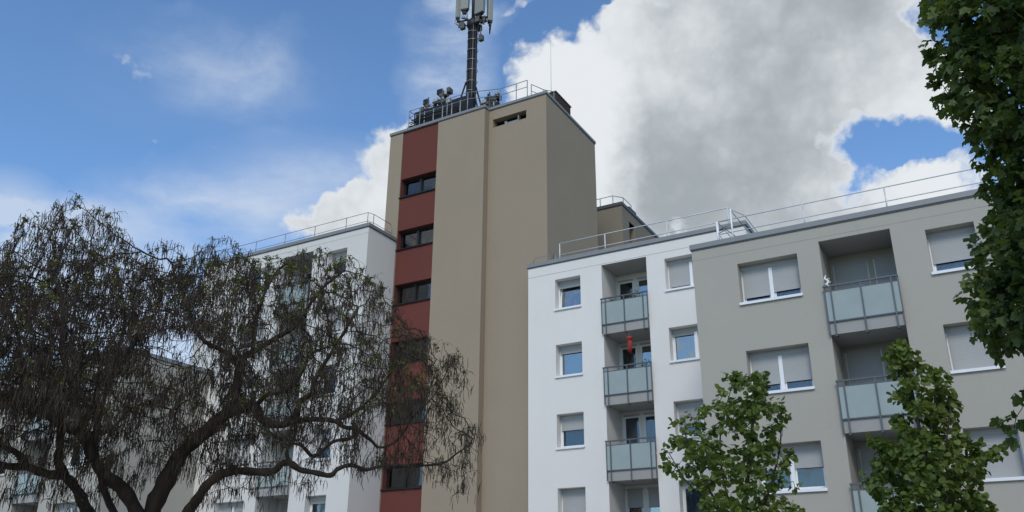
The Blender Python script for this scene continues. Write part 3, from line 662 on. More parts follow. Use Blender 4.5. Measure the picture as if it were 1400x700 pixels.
tray = thing('cable_tray', 'black cable cabinet row behind the railing on the tower roof', 'equipment', (-22, 30.75, TZ+.08))
b = MB(); b.box(-23.55, -21.3, 30.6, 31.0, TZ+.12, 23.62+Z); b.box(-21.298, -20.3, 30.65, 31.05, TZ+.2, 23.72+Z); b.obj('housing', M['black_metal'], tray, .02)
b = MB()
for i in range(9): b.tube([(-23.7+random.uniform(0, .3), 30.5-.02*i, TZ+.15+.09*i), (-22.5, 30.48-.01*i, TZ+.15+.1*i+random.uniform(-.05, .05)), (-20.8, 30.5, TZ+.25+.09*i)], .03, 6)
b.obj('cable', M['black_metal'], tray, smooth=True)
b = MB()
for x in (-23.3, -22.75, -22.2, -21.65, -21.1, -20.6): MB().box(x-.02, x+.02, 30.4, 30.44, TZ+.3, 23.35+Z).box(x, x+.14, 30.4, 30.44, TZ+.27, TZ+.3).obj('bracket', M['light_metal'], tray)
for i, (x, zt, lab) in enumerate(((-22.95, 24.45, 'cluttered grey radio unit stack nearest the red strip end of the tower roof'), (-22.1, 24.7, 'grey radio unit stack just left of the mast brace'), (-19.25, 23.6, 'pale equipment pile right of the mast foot'))):
    e = thing('radio_cabinet', lab, 'equipment', (x, 30.95, TZ+.05), 'radio equipment round the mast foot')
    b = MB(); b.tube([(x, 30.95, TZ+.05), (x, 30.95, zc(zt+.1))], .035, 6); b.obj('stand', M['equip'], e)
    for j in range(34):
        w_ = random.uniform(.04, .15); zz = TZ+.3+(zc(zt)-TZ-.45)*j/33; ox = random.uniform(-.42, .42)
        MB().box(x+ox-w_, x+ox+w_, 31.05-random.uniform(0, .2), 31.25, zz, zz+random.uniform(.08, .3)).obj('radio_box', M[('equip', 'black_metal', 'equip', 'light_metal')[j % 4]], e, .015)
dish = MB()
pr = [(0, .0), (.1, .012), (.2, .05), (.27, .1)]
dv = [(-23.72+0*r, 0, 0) for r, d in pr]; n = 16; vs_ = []; fs_ = []
for r, d in pr:
    for k in range(n): t = 2*math.pi*k/n; vs_.append((-23.75+.0, 30.6, TZ+.55)); vs_[-1] = (-23.72-r*math.cos(t), 30.45+d, TZ+.5+r*math.sin(t))
for i in range(len(pr)-1):
    for k in range(n): fs_.append((i*n+k, i*n+(k+1) % n, (i+1)*n+(k+1) % n, (i+1)*n+k))
dish.add(vs_, fs_); dish.box(-23.76, -23.68, 30.47, 30.9, TZ+.46, TZ+.54); tag(dish.obj('dish_antenna', M['equip'], None, smooth=True), 'small dark dish at the left end of the tower roof equipment', 'antenna')

# ------------------------------------------------------------------ things on the balconies
def pot_plant(x, y, z, s, lab, seed):
    p = thing('potted_plant', lab, 'plant', (x, y, z), 'plants on the balconies')
    MB().tube([(x, y, z), (x, y, z+.16*s), (x, y, z+.18*s)], [.07*s, .1*s, .1*s], 10).obj('pot', M['terracotta'], p)
    r_ = np.random.default_rng(seed); b = MB()
    for i in range(90):
        a, e, l = r_.uniform(0, 6.28), r_.uniform(.2, 1.4), r_.uniform(.08, .3)*s
        c = Vector((x+math.cos(a)*math.cos(e)*l, y+math.sin(a)*math.cos(e)*l, z+.18*s+math.sin(e)*l*1.2)); u = Vector(r_.normal(size=3)).normalized()*.035*s; w_ = Vector(r_.normal(size=3)).normalized()*.03*s
        b.quad(c-u, c+w_, c+u, c-w_)
    stuff(b.obj('foliage', M['balcony_leaf'], p))
pot_plant(-11.55, 29.42, 10.94+Z, 1.0, 'leafy plant behind the right half of the top white-block balcony rail', 3)
pot_plant(-12.55, 29.45, 10.94+Z, .8, 'small plant at the left end of the top white-block balcony', 4)
pot_plant(-11.25, 29.45, 8.18+Z, 1.0, 'green plant at the right end of the balcony under the red ornament', 5)
pot_plant(-12.0, 29.42, 8.18+Z, .55, 'tiny pale plant behind the middle post of the balcony under the red ornament', 6)
for x, z_, zf_, lab in ((-12.02, 10.94, 10.10, 'small table behind the top white-block balcony rail'), (-11.88, 8.18, 7.357, 'small table behind the balcony rail under the red ornament')):
    t_ = thing('balcony_table', lab, 'table', (x, 29.5, zf_+Z)); MB().box(x-.72, x+.74, 29.3, 29.6, z_-.035+Z, z_+Z).obj('table_top', M['light_metal'], t_, .005)
    for qx, qy in ((-.68, 29.33), (.68, 29.33), (-.68, 29.57), (.68, 29.57)): MB().box(x+qx-.015, x+qx+.015, qy-.015, qy+.015, zf_+Z, z_-.036+Z).obj('leg', M['light_metal'], t_)
orn = thing('hanging_ornament', 'red hanging ornament under the top balcony of the white block', 'ornament', (-11.75, 29.1, 9.75+Z))
MB().tube([(-11.75, 29.12, 9.78+Z), (-11.75, 29.1, 9.55+Z)], .008, 5).obj('cord', M['red_cloth'], orn)
b = MB(); b.tube([(-11.75, 29.1, 9.58+Z), (-11.75, 29.1, 9.54+Z), (-11.75, 29.1, 9.44+Z), (-11.75, 29.1, 9.40+Z)], [.05, .13, .11, .04], 10); b.obj('crown', M['red_cloth'], orn, smooth=True)
b = MB()
for i in range(9):
    a = i*.7; x_, y_ = -11.75+.06*math.cos(a), 29.1+.06*math.sin(a)
    l = random.uniform(.42, .62)
    b.tube([(x_, y_, 9.42+Z), (x_+.02, y_, 9.42-l*.4+Z), (x_-.02, y_+.01, 9.42-l*.7+Z), (x_*.6-11.75*.4, y_, 9.42-l+Z)], [.022, .032, .028, .01], 6)
b.obj('tassel', M['red_cloth'], orn, smooth=True)
wo_ = MB(); wo_.tube([(-3.82, 24.5, 8.98+Z), (-3.86, 24.5, 8.88+Z), (-3.76, 24.5, 8.80+Z), (-3.83, 24.5, 8.70+Z), (-3.76, 24.5, 8.64+Z)], [.012, .035, .03, .04, .02], 6); wo_.tube([(-3.86, 24.5, 8.86+Z), (-3.72, 24.5, 8.86+Z)], .012, 5); wo_.tube([(-3.88, 24.5, 8.72+Z), (-3.7, 24.5, 8.76+Z)], .012, 5)
tag(wo_.obj('balcony_ornament', M['white_frame'], None, smooth=True), 'small white curled ornament at the left end of the top grey-block balcony rail', 'ornament')

ld = thing('roof_ladder', 'white ladder head rising over the left corner of the grey block roof', 'ladder', (-6.9, 25.3, 10.66+Z))
for x, y, zt in ((-6.93, 24.93, 11.52), (-6.46, 24.93, 11.86)): MB().tube([(x, y, 10.6+Z), (x, y, zt+Z)], .03, 8).obj('post', M['white_frame'], ld, smooth=True)
for a_, b_ in (((-6.93, 24.93, 11.5), (-6.4, 26.0, 11.1)), ((-6.46, 24.93, 11.84), (-6.2, 26.0, 11.4)), ((-6.93, 24.93, 11.1), (-6.46, 24.93, 11.25)), ((-6.93, 25.2, 11.36), (-6.46, 25.2, 11.5)), ((-6.5, 25.0, 11.1), (-6.3, 25.9, 10.7))):
    MB().tube([(a_[0], a_[1], a_[2]+Z), (b_[0], b_[1], b_[2]+Z)], .014, 6).obj('rung', M['grey_rail'], ld, smooth=True)

# ------------------------------------------------------------------ trees
def aim(px, py, rng_):
    """the point seen in that direction at that horizontal distance from the eye"""
    d = cr*((px-700)/FPX)-cu*((py-350)/FPX)+cf
    return Vector((0, 0, EYE))+d*(rng_/math.hypot(d.x, d.y))
def seen(P):
    q = P-np.array([0, 0, EYE]); c = q@np.array(cf); return 700+FPX*(q@np.array(cr))/c, 350-FPX*(q@np.array(cu))/c
def inside(poly, x, y):
    n = len(poly); r = np.zeros(len(x), bool); j = n-1
    for i in range(n):
        xi, yi = poly[i]; xj, yj = poly[j]
        c = ((yi > y) != (yj > y)) & (x < (xj-xi)*(y-yi)/(yj-yi+1e-9)+xi); r ^= c; j = i
    return r
def edge_dist(poly, x, y):
    d = np.full(len(x), 1e9); n = len(poly)
    for i in range(n):
        a = np.array(poly[i], float); b = np.array(poly[(i+1) % n], float); ab = b-a
        t = np.clip(((x-a[0])*ab[0]+(y-a[1])*ab[1])/(ab@ab+1e-9), 0, 1)
        d = np.minimum(d, np.hypot(x-a[0]-t*ab[0], y-a[1]-t*ab[1]))
    return d
def fill(poly, n, rc, half, soft, keep=None):
    """points in a crown volume whose outline, seen from the street, is the polygon; it is as deep as it is wide"""
    P = np.array(poly, float); out = []
    while sum(len(o) for o in out) < n:
        x = rng.uniform(P[:, 0].min(), P[:, 0].max(), n*2); y = rng.uniform(P[:, 1].min(), P[:, 1].max(), n*2)
        k = inside(poly, x, y)
        if keep is not None: k &= rng.uniform(size=len(x)) < keep(x, y)
        x, y = x[k], y[k]; f = np.sqrt(np.clip(edge_dist(poly, x, y)/soft, .04, 1))
        r = rc+rng.uniform(-1, 1, len(x))*half*f
        dx = np.array(cr)[None]*((x-700)/FPX)[:, None]-np.array(cu)[None]*((y-350)/FPX)[:, None]+np.array(cf)[None]
        out.append(dx*(r/np.hypot(dx[:, 0], dx[:, 1]))[:, None]+np.array([0, 0, EYE]))
    return np.concatenate(out)[:n]
def colonize(pts, par, att, step, infl, kill, iters, jitter=.25, bias=(0, 0, 0)):
    pts = [np.array(p, float) for p in pts]; par = list(par); att = np.array(att)
    N = np.array(pts); best = np.full(len(att), 1e9); who = np.zeros(len(att), int)
    def upd(new, off):
        nonlocal best, who
        for c in range(0, len(new), 400):
            D = np.linalg.norm(att[:, None]-new[None, c:c+400], axis=2); m = D.min(1); a = D.argmin(1)+off+c
            k = m < best; best[k] = m[k]; who[k] = a[k]
    upd(N, 0); bias = np.array(bias)
    for it in range(iters):
        act = best < infl
        if not act.any(): break
        idx = who[act]; dirs = att[act]-N[idx]; dirs /= np.linalg.norm(dirs, axis=1)[:, None]+1e-9
        u, inv = np.unique(idx, return_inverse=True); s = np.zeros((len(u), 3)); np.add.at(s, inv, dirs)
        s /= np.linalg.norm(s, axis=1)[:, None]+1e-9; s += rng.normal(size=s.shape)*jitter+bias; s /= np.linalg.norm(s, axis=1)[:, None]
        new = N[u]+s*step; off = len(N); N = np.concatenate([N, new]); par += u.tolist()
        upd(new, off); k = best > kill; att, best, who = att[k], best[k], who[k]
        if len(att) == 0: break
    return N, np.array(par)
def radii(N, par, r0, e, fixed=None):
    r = np.zeros(len(N)); ch = np.zeros(len(N), int)
    for i in range(len(N)-1, -1, -1):
        if r[i] == 0: r[i] = r0**e
        if par[i] >= 0: r[par[i]] += r[i]; ch[par[i]] += 1
    r = r**(1/e)
    if fixed is not None: r[:len(fixed)] = fixed
    return r, ch
def fast_mesh(name, V, F, m, smooth=False):
    me = bpy.data.meshes.new(name); me.vertices.add(len(V)); me.vertices.foreach_set('co', np.ascontiguousarray(V, np.float32).ravel())
    k = F.shape[1]; me.loops.add(F.size); me.loops.foreach_set('vertex_index', F.ravel().astype(np.int32))
    me.polygons.add(len(F)); me.polygons.foreach_set('loop_start', np.arange(0, F.size, k, dtype=np.int32))
    me.materials.append(m)
    me.update(calc_edges=True)
    if smooth: me.polygons.foreach_set('use_smooth', np.ones(len(F), bool))
    return me
def frames(d):
    d = d/(np.linalg.norm(d, axis=1)[:, None]+1e-9); a = np.cross(d, np.array([.31, .22, .93])); a /= np.linalg.norm(a, axis=1)[:, None]+1e-9
    return a, np.cross(d, a)
def segs(name, A, B, ra, rb, m, n=5):
    a, b = frames(B-A); t = np.arange(n)*2*np.pi/n; c, s = np.cos(t), np.sin(t)
    ringA = A[:, None]+(a[:, None]*c[None, :, None]+b[:, None]*s[None, :, None])*ra[:, None, None]
    ringB = B[:, None]+(a[:, None]*c[None, :, None]+b[:, None]*s[None, :, None])*rb[:, None, None]
    V = np.concatenate([ringA, ringB], 1).reshape(-1, 3); k = np.arange(n); q = np.stack([k, (k+1) % n, (k+1) % n+n, k+n], 1)
    F = (np.arange(len(A))[:, None, None]*2*n+q[None]).reshape(-1, 4)
    return fast_mesh(name, V, F, m, True)
def smooth_line(pts, k=6):
    """Catmull-Rom"""
    P = [Vector(p) for p in pts]; P = [P[0]*2-P[1]]+P+[P[-1]*2-P[-2]]; out = []
    for i in range(1, len(P)-2):
        for j in range(k):
            t = j/k; a, b, c, d = P[i-1:i+3]
            out.append(.5*((2*b)+(c-a)*t+(2*a-5*b+4*c-d)*t*t+(3*b-3*c+d-a)*t**3))
    return out+[P[-2]]
LIN = np.array([(0, .03, 0), (.28, -.07, .0), (.50, .12, .03), (.53, .42, .02), (.36, .72, -.04), (0, .96, -.14), (-.36, .72, -.04), (-.53, .42, .02), (-.50, .12, .03), (-.28, -.07, .0)])
MAP = np.array([(0, 0, 0), (.16, -.04, .02), (.50, -.02, -.02), (.34, .16, .04), (.54, .40, -.04), (.52, .62, -.10), (.34, .54, .03), (.28, .62, .03), (.24, .80, -.03), (0, 1.04, -.12),
                (-.24, .80, -.03), (-.28, .62, .03), (-.34, .54, .03), (-.52, .62, -.10), (-.54, .40, -.04), (-.34, .16, .04), (-.50, -.02, -.02), (-.16, -.04, .02)])
def leaf_template(name, T, m):
    c = np.array([[0, .42, -.05]]); V = np.concatenate([T, c]); n = len(T); F = np.array([(i, (i+1) % n, n) for i in range(n)])
    return V, F, fast_mesh(name, V, F, m)
def leaf_frames(n, droop, out):
    """axis (points away and down), normal (mostly up)"""
    ax = out+rng.normal(size=(n, 3))*.6; ax[:, 2] -= droop; ax /= np.linalg.norm(ax, axis=1)[:, None]
    up = np.array([0, 0, 1.0])+rng.normal(size=(n, 3))*.55; nx = np.cross(ax, up); nx /= np.linalg.norm(nx, axis=1)[:, None]+1e-9
    nz = np.cross(nx, ax); return nx, ax, nz
def leaves(name, P, size, out, tmpl, m, parent, droop=.5, single=300):
    n = len(P); nx, ax, nz = leaf_frames(n, droop, out); V0, F0, me = tmpl
    order = np.argsort(np.linalg.norm(P-np.array([0, 0, EYE]), axis=1)-size*4+(seen(P)[0] > 1400)*1e3)
    for i in order[:single]:
        o = bpy.data.objects.new('leaf', me); COL.objects.link(o)
        M4 = Matrix([[*(nx[i]*size[i]).tolist(), 0], [*(ax[i]*size[i]).tolist(), 0], [*(nz[i]*size[i]).tolist(), 0], [*P[i].tolist(), 1]]).transposed()
        o.parent = parent; o.matrix_parent_inverse = Matrix.Translation(-parent.location); o.matrix_basis = M4
    r = order[single:]; V = P[r][:, None]+size[r][:, None, None]*(V0[None, :, 0:1]*nx[r][:, None]+V0[None, :, 1:2]*ax[r][:, None]+V0[None, :, 2:3]*nz[r][:, None])
    F = (np.arange(len(r))[:, None, None]*len(V0)+F0[None]).reshape(-1, 3)
    return stuff(link(name, fast_mesh(name, V.reshape(-1, 3), F, m), parent))

# ---- the old catalpa
RC = 18.0
cat = thing('catalpa_tree', 'big old catalpa at left, bare twisted limbs hung with dark seed pods', 'tree', tuple(aim(200, 770, RC).xy)+(0,))
base = aim(200, 770, RC); base.z = 0
fork = Vector((base.x, base.y, 1.75))
LIMBS = [  # (points (px, py, range), start radius, end radius)
 ([(202, 745, 18.0), (186, 698, 17.9), (167, 668, 17.8), (147, 652, 17.7), (130, 631, 17.6), (119, 607, 17.5), (110, 589, 17.4), (104, 555, 17.3), (97, 520, 17.2), (85, 480, 17.1), (88, 430, 17.0), (80, 390, 17.0)], .21, .05),
 ([(190, 755, 18.3), (150, 735, 18.6), (119, 698, 18.9), (108, 674, 19.0), (89, 652, 19.1), (65, 648, 19.2), (37, 639, 19.3), (0, 635, 19.4), (-50, 610, 19.5), (-100, 590, 19.5)], .19, .06),
 ([(89, 652, 19.1), (80, 631, 19.0), (82, 607, 19.0), (82, 581, 18.9), (71, 562, 18.9), (45, 552, 19.0), (20, 547, 19.1), (-30, 520, 19.2), (-80, 480, 19.2)], .12, .04),
 ([(37, 639, 19.3), (24, 620, 19.2), (0, 607, 19.1), (-40, 570, 19.0), (-90, 540, 19.0)], .10, .04),
 ([(110, 589, 17.4), (96, 587, 17.5), (64, 568, 17.8), (45, 545, 18.0), (30, 500, 18.2), (25, 460, 18.3), (10, 420, 18.3)], .12, .035),
 ([(110, 589, 17.4), (118, 570, 17.2), (129, 555, 17.0), (135, 530, 16.9), (161, 500, 16.8), (174, 488, 16.7), (190, 450, 16.5), (180, 410, 16.4), (195, 370, 16.4)], .10, .03),
 ([(122, 592, 17.4), (151, 587, 17.2), (180, 558, 17.0), (205, 553, 16.8), (235, 560, 16.7)], .05, .02),
 ([(207, 745, 18.0), (209, 697, 18.0), (222, 668, 18.0), (238, 636, 18.0), (257, 610, 18.0), (289, 584, 17.9), (315, 562, 17.8), (350, 555, 17.7)], .25, .15),
 ([(315, 562, 17.8), (321, 539, 17.9), (325, 514, 18.0), (328, 494, 18.1), (341, 484, 18.2), (376, 463, 18.3), (400, 449, 18.4), (414, 430, 18.5), (440, 395, 18.6), (470, 370, 18.7)], .13, .03),
 ([(326, 500, 18.1), (308, 481, 18.3), (280, 467, 18.5), (262, 440, 18.7), (255, 410, 18.8), (240, 380, 18.9), (235, 360, 18.9)], .08, .025),
 ([(345, 484, 18.2), (350, 440, 18.4), (362, 400, 18.5), (380, 370, 18.6), (400, 355, 18.6)], .07, .025),
 ([(350, 555, 17.7), (359, 575, 17.6), (385, 581, 17.5), (404, 568, 17.4), (410, 549, 17.4), (426, 539, 17.3), (430, 520, 17.2), (448, 490, 17.1), (470, 455, 17.0), (490, 420, 17.0)], .12, .03),
 ([(350, 555, 17.7), (365, 539, 17.5), (388, 536, 17.3), (410, 515, 17.1), (425, 485, 17.0), (460, 470, 16.9)], .07, .02),
 ([(407, 575, 17.4), (436, 573, 17.4), (458, 576, 17.4), (471, 584, 17.4), (487, 587, 17.4), (479, 599, 17.3), (455, 604, 17.2), (430, 624, 17.1), (410, 607, 17.0)], .075, .035),
 ([(487, 587, 17.4), (505, 600, 17.4), (520, 612, 17.4), (545, 600, 17.5), (565, 570, 17.5), (590, 545, 17.6), (610, 510, 17.6)], .05, .012),
 ([(458, 576, 17.4), (490, 560, 17.6), (520, 530, 17.8), (545, 490, 17.9), (560, 450, 18.0)], .055, .015),
 ([(215, 745, 17.8), (240, 722, 17.6), (258, 698, 17.4), (270, 682, 17.2), (282, 664, 17.0), (300, 650, 16.9), (320, 644, 16.8), (350, 645, 16.7), (372, 645, 16.6), (386, 634, 16.5), (396, 633, 16.5), (410, 642, 16.4), (430, 646, 16.4), (452, 650, 16.4), (462, 641, 16.4), (480, 636, 16.4), (500, 642, 16.5), (517, 638, 16.5), (534, 636, 16.5), (569, 637, 16.6), (606, 633, 16.7), (623, 621, 16.7), (640, 609, 16.7), (649, 597, 16.7)], .15, .012),
 ([(396, 633, 16.5), (392, 620, 16.5), (397, 607, 16.5), (414, 610, 16.5), (426, 622, 16.5)], .05, .02),
 ([(195, 750, 18.3), (150, 690, 19.5), (130, 600, 20.3), (150, 520, 20.8), (170, 440, 21.0), (160, 370, 21.0)], .14, .03),
]
pts, par, rad = [], [], []
def add_line(P, r0, r1, parent):
    n = len(P)
    for i, p in enumerate(P):
        pts.append(np.array(p)); par.append(parent if i == 0 else len(pts)-2); rad.append(r0+(r1-r0)*(i/(n-1))**.8)
trunk_mb = MB()
def wobble(P, R, k=.05):
    return [p+Vector(rng.normal(size=3))*r*k*4*.12 for p, r in zip(P, R)]
TP = [base+Vector((.0, 0, -.1)), base+Vector((.03, 0, .3)), base+Vector((-.02, .03, .9)), fork+Vector((0, 0, .1))]
add_line(smooth_line(TP, 3), .42, .34, -1); trunk_mb.tube(smooth_line(TP, 4), [.5, .48, .46, .44, .42, .41, .40, .40, .40, .39, .38, .36, .33], 14)
for L, r0, r1 in LIMBS:
    P3 = [aim(*q) for q in L]
    near = int(np.argmin([np.linalg.norm(np.array(P3[0])-q) for q in pts]))
    if np.linalg.norm(np.array(P3[0])-pts[near]) > .05: P3 = [Vector(pts[near])]+P3
    k = 4; S = smooth_line(P3, k); m_ = len(S)
    R = [max(.008, .80*(r0+(r1-r0)*(i/(m_-1))**.75)*(1+.10*math.sin(i*1.7+r0*40)+.05*math.sin(i*.6))) for i in range(m_)]
    S = wobble(S, R); trunk_mb.tube(S, R, 10); add_line(S, r0, r1, near)
trunk = trunk_mb.obj('trunk', M['bark'], cat, smooth=True)
CROWN = [(-230, 420), (-150, 340), (-60, 320), (0, 332), (30, 300), (60, 283), (105, 268), (150, 285), (175, 305), (183, 340), (205, 345), (220, 326), (252, 345), (275, 330), (300, 318), (325, 330), (345, 352), (385, 345), (425, 342), (470, 345), (500, 362), (522, 378), (548, 420), (575, 450), (600, 466), (632, 470), (645, 520), (640, 560), (652, 590), (650, 640), (630, 685), (585, 665), (520, 640), (440, 660), (400, 680), (330, 690), (290, 640), (215, 650), (150, 690), (60, 690), (-40, 680), (-160, 650), (-230, 540)]
def dens(x, y):
    d = np.where((x < 330) & (y > 370), 1.0, .62); d = np.where((x > 490) & (y > 470) & (x < 585), .85, d); d = np.where(y < 350, .5, d)
    d = np.where((x > 205) & (x < 300) & (y > 452) & (y < 505), .12, d); d = np.where(y > 560, .22, d)
    d = np.where(x > 585, .40, d); d = np.where((x > 330) & (x < 500) & (y > 500), .6, d); d = np.where((x > 120) & (x < 330) & (y > 505), .45, d)
    d = np.where((x > 40) & (x < 200) & (y < 380), .6, d); d = np.where(y > 600, .13, d)
    return d
att = fill(CROWN, 8200, 18.0, 3.6, 130, dens)
N, pa = colonize(pts, par, att, .15, 1.5, .20, 90, .28, (0, 0, .05))
rr, ch = radii(N, pa, .0052, 2.35, np.array(rad))
i0 = len(pts); idx = np.arange(i0, len(N)); rr = np.minimum(rr, .07)
stuff(link('twigs', segs('twigs', N[pa[idx]], N[idx], np.minimum(rr[pa[idx]], rr[idx]*1.5), rr[idx], M['bark'], 4), cat))
# drooping side twigs
thin = idx[rr[idx] < .016]
tw_n = 12000; s_ = rng.choice(thin, tw_n); A = N[s_]; dd = rng.normal(size=(tw_n, 3))*np.array([1, 1, .5]); dd /= np.linalg.norm(dd, axis=1)[:, None]
B = A+dd*rng.uniform(.08, .22, tw_n)[:, None]; C_ = B+(dd*.6+np.array([0, 0, -.7]))*rng.uniform(.05, .16, tw_n)[:, None]
stuff(link('drooping_twigs', segs('drooping_twigs', np.concatenate([A, B]), np.concatenate([B, C_]), np.full(2*tw_n, .004), np.full(2*tw_n, .0028), M['bark'], 3), cat))
def pods(n):
    k1 = n//6; bear = np.concatenate([N[rng.choice(thin, k1)], C_[rng.choice(tw_n, k1)]]); src = bear[rng.integers(0, len(bear), n)]+rng.normal(size=(n, 3))*.045; n = len(src)
    px, py = seen(src); keep = rng.uniform(size=n) < np.where((py < 350), .75, np.where((px > 205) & (px < 300) & (py > 450) & (py < 505), .35, np.where(px > 350, .58, 1))); src = src[keep]; n = len(src)
    L = rng.uniform(.10, .26, n); d = np.array([0, 0, -1.0])+rng.normal(size=(n, 3))*np.array([.13, .13, .04]); d /= np.linalg.norm(d, axis=1)[:, None]
    a, b = frames(d); bend = (a*rng.normal(size=(n, 1))+b*rng.normal(size=(n, 1)))*.05*L[:, None]*2
    rings = [src, src+d*(L*.33)[:, None]+bend*.6, src+d*(L*.7)[:, None]+bend, src+d*L[:, None]+bend*.5]; w = [.0035, .0066, .0064, .0018]
    V = []; t = np.arange(3)*2*np.pi/3
    for P_, q in zip(rings, w): V.append(P_[:, None]+(a[:, None]*np.cos(t)[None, :, None]+b[:, None]*np.sin(t)[None, :, None])*q)
    V = np.concatenate(V, 1).reshape(-1, 3); k = np.arange(3); F0 = np.concatenate([np.stack([k+3*j, (k+1) % 3+3*j, (k+1) % 3+3*(j+1), k+3*(j+1)], 1) for j in range(3)])
    F = (np.arange(n)[:, None, None]*12+F0[None]).reshape(-1, 4); return fast_mesh('seed_pods', V, F, M['pods'], True)
stuff(link('seed_pods', pods(56000), cat))
def sprouts(n):
    tips = idx[(ch[idx] == 0)]; px, py = seen(N[tips]); w = np.where(py < 420, 2.0, .7)*np.where((px > 330) & (px < 600), 2.0, 1.0)*np.where(py > 560, .3, 1); w /= w.sum()
    s = N[rng.choice(tips, n, p=w)]; P = np.repeat(s, 5, 0)+rng.normal(size=(n*5, 3))*.03; m_ = len(P)
    nx, ax, nz = leaf_frames(m_, -.1, rng.normal(size=(m_, 3))*.5); S = rng.uniform(.03, .065, m_)
    T = np.array([(0, 0, 0), (.35, .4, .05), (0, 1, 0), (-.35, .4, .05)]); V = P[:, None]+S[:, None, None]*(T[None, :, 0:1]*nx[:, None]+T[None, :, 1:2]*ax[:, None]+T[None, :, 2:3]*nz[:, None])
    F = (np.arange(m_)[:, None]*4+np.arange(4)[None]); return fast_mesh('young_leaves', V.reshape(-1, 3), F, M['sprout'])
stuff(link('young_leaves', sprouts(4200), cat))

# ---- broad-leaved trees
TL = leaf_template('leaf', LIN, M['linden']); TM = leaf_template('leaf', MAP, M['maple'])
def broadleaf(name, label, foot, stems, att, step, infl, kill, tmpl, m, bark_, per, spread, size, gap, r0, trunk_r, droop=.5, single=300, group=None, iters=60):
    t_ = thing(name, label, 'tree', (foot.x, foot.y, 0), group)
    P, Q = [], []
    mb_ = MB()
    for S, ra, rb in stems:
        S = [Vector(p) for p in S]; near = -1
        if P:
            near = int(np.argmin([np.linalg.norm(np.array(S[0])-q) for q in P]))
        L = smooth_line(S, 4); R = [ra+(rb-ra)*i/(len(L)-1) for i in range(len(L))]; mb_.tube(L, R, 9)
        for i, p in enumerate(L): P.append(np.array(p)); Q.append(near if i == 0 else len(P)-2)
    mb_.obj('trunk', M[bark_], t_, smooth=True)
    n0 = len(P); N_, pr = colonize(P, Q, att, step, infl, kill, iters, .2, (0, 0, .08))
    r_, c_ = radii(N_, pr, r0, 2.3); r_ = np.minimum(r_, trunk_r*.45); ii = np.arange(n0, len(N_))
    stuff(link('branches', segs('branches', N_[pr[ii]], N_[ii], np.minimum(r_[pr[ii]], r_[ii]*1.4), r_[ii], M[bark_], 5), t_))
    tips = ii[(r_[ii] < r0*2.2)]; tips = tips[rng.uniform(size=len(tips)) > gap]
    n = len(tips)*per; src = np.repeat(tips, per); ctr = N_[src]; off = rng.normal(size=(n, 3)); off /= np.linalg.norm(off, axis=1)[:, None]
    pos_ = ctr+off*(rng.uniform(.2, 1, n)*spread)[:, None]; out = off*.6+(N_[src]-N_[pr[src]])/step*.5
    leaves('crown', pos_, rng.uniform(*size, n)*np.where(rng.uniform(size=n) < .2, .7, 1), out, tmpl, m, t_, droop, single)
    return t_, n
polyA = [(1037, 500), (1052, 512), (1058, 540), (1082, 563), (1073, 590), (1083, 606), (1091, 632), (1086, 652), (1100, 676), (1092, 700), (1080, 760), (1050, 800), (980, 800), (950, 740), (955, 700), (945, 662), (912, 655), (903, 632), (901, 605), (918, 598), (920, 574), (935, 556), (968, 560), (971, 540), (990, 513), (1014, 506)]
polyB = [(1218, 464), (1244, 466), (1247, 492), (1266, 492), (1262, 520), (1292, 502), (1300, 538), (1320, 552), (1312, 585), (1330, 605), (1352, 604), (1378, 622), (1350, 640), (1338, 668), (1362, 700), (1360, 760), (1320, 800), (1230, 800), (1200, 750), (1192, 700), (1195, 680), (1180, 648), (1205, 630), (1186, 600), (1220, 590), (1222, 550), (1216, 510), (1212, 480)]
RA, RB = 11.0, 10.6
fA = aim(1012, 800, RA); fA.z = 0; fB = aim(1272, 800, RB); fB.z = 0
broadleaf('linden_tree', 'young leafy linden in front of the wall between the white and grey blocks', fA,
    [([fA, fA+Vector((0, 0, .7)), aim(1010, 790, RA), aim(1018, 700, RA), aim(1025, 620, RA), aim(1032, 550, RA), aim(1036, 515, RA)], .055, .008),
     ([aim(1012, 770, RA), aim(985, 700, RA-.1), aim(955, 640, RA-.15), aim(935, 590, RA-.2)], .022, .006), ([aim(1014, 760, RA), aim(1045, 690, RA+.1), aim(1065, 620, RA+.2), aim(1068, 580, RA+.2)], .02, .006),
     ([aim(1014, 740, RA), aim(990, 660, RA+.2), aim(985, 590, RA+.3), aim(1000, 530, RA+.3)], .018, .005), ([aim(985, 700, RA-.1), aim(940, 660, RA-.3), aim(915, 620, RA-.3)], .012, .005)],
    fill(polyA, 900, RA, .75, 60), .07, .5, .10, TL, M['linden'], 'bark_young', 10, .075, (.048, .076), .5, .0028, .05, .55, 300, 'young linden trees in front of the grey block')
broadleaf('linden_tree', 'young leafy linden standing before the balcony column of the grey block', fB,
    [([fB, fB+Vector((0, 0, .7)), aim(1272, 790, RB), aim(1268, 700, RB), aim(1262, 620, RB), aim(1250, 550, RB), aim(1236, 480, RB)], .06, .008),
     ([aim(1270, 760, RB), aim(1300, 690, RB+.1), aim(1330, 640, RB+.1), aim(1365, 622, RB+.1)], .02, .005), ([aim(1268, 700, RB), aim(1290, 620, RB-.2), aim(1300, 560, RB-.2)], .018, .005),
     ([aim(1270, 740, RB), aim(1230, 680, RB+.2), aim(1205, 620, RB+.2)], .018, .005), ([aim(1264, 640, RB), aim(1275, 570, RB+.2), aim(1280, 520, RB+.2)], .012, .005)],
    fill(polyB, 1350, RB, .7, 60), .07, .5, .095, TL, M['linden'], 'bark_young', 11, .075, (.048, .076), .34, .0028, .05, .55, 300, 'young linden trees in front of the grey block')
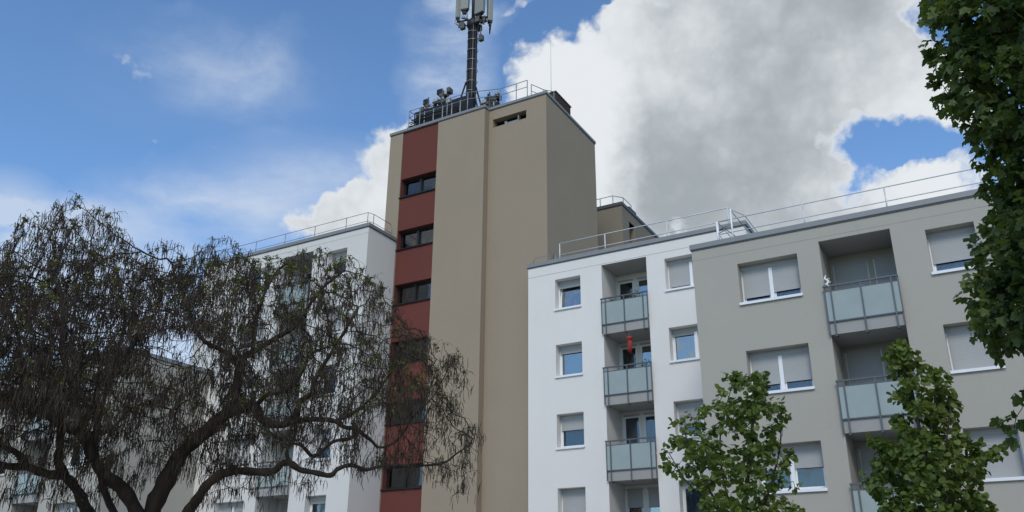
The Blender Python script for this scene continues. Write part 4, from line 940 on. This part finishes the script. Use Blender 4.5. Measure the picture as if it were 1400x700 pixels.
polyM = [(1258, 5), (1280, -60), (1330, -200), (1450, -330), (1620, -330), (1620, 600), (1470, 530), (1410, 490), (1392, 478), (1385, 484), (1352, 482), (1333, 452), (1322, 425), (1328, 395), (1350, 385), (1328, 365), (1345, 345), (1334, 322), (1350, 300), (1358, 265), (1338, 240), (1352, 218), (1330, 200), (1316, 165), (1284, 155), (1282, 142), (1300, 130), (1304, 112), (1284, 102), (1266, 68), (1304, 52), (1300, 30), (1270, 38)]
RM = 11.0; fM = aim(1700, 500, RM); fM.z = 0
am = fill(polyM, 3400, RM, 1.7, 110); c_m = fM+Vector((.0, .6, 6.4)); q = rng.normal(size=(9000, 3)); q /= np.linalg.norm(q, axis=1)[:, None]
q = np.array(c_m)+q*(rng.uniform(.55, 1, 9000)**.5)[:, None]*np.array([3.3, 3.1, 4.4]); sx, sy = seen(q); q = q[(sx > 1430) & ~((sx < 1500) & (sy > 490)) & (q[:, 2] < 11.5)][:3600]
am = np.concatenate([am, q, np.array([aim(x, y, 10.9) for x, y in ((1262, 12), (1266, 28), (1272, 40), (1280, 20), (1290, 35), (1300, 15), (1268, 70), (1276, 84), (1284, 96), (1292, 78), (1306, 70), (1310, 100), (1284, 146), (1292, 150), (1300, 140), (1310, 155), (1320, 150), (1325, 362), (1334, 355), (1322, 428), (1330, 420), (1372, 590), (1385, 582), (1395, 600), (1380, 575), (1392, 560), (1400, 585))])])
top = fM+Vector((.2, .1, 9.6))
st = [([fM, fM+Vector((0, 0, 1.5)), fM+Vector((-.1, 0, 3.4)), fM+Vector((.1, .1, 6.4)), top], .2, .04)]
for px_, py_, rg_, zz in ((1380, 60, 10.6, 5.2), (1340, 130, 10.9, 4.6), (1420, -40, 11.3, 6.0), (1400, 250, 10.8, 3.9), (1375, 400, 10.7, 3.0), (1350, 20, 11.1, 5.6), (1480, 480, 10.8, 2.6), (1400, 330, 11.4, 3.4)):
    a_ = fM+Vector((-.05, 0, zz)); b_ = aim(px_, py_, rg_); b_ = a_.lerp(b_, .9); st.append(([a_, a_.lerp(b_, .5)+Vector((0, 0, .15)), b_], .055, .008))
for k in range(7):
    a = (-1.2, -.4, .5, 1.3, 2.0, -1.9, 2.6)[k]; a_ = fM+Vector((0, 0, 3+k*.8)); b_ = fM+Vector((math.cos(a)*2.4, math.sin(a)*2.4+.5, 4+k*.9)); st.append(([a_, a_.lerp(b_, .5)+Vector((0, 0, .2)), b_], .06, .015))
broadleaf('maple_tree', 'dense dark green maple hanging into the picture at the right edge', fM, st, am, .12, 1.6, .15, TM, M['maple'], 'bark_maple', 8, .16, (.085, .14), .03, .004, .2, .75, 300)
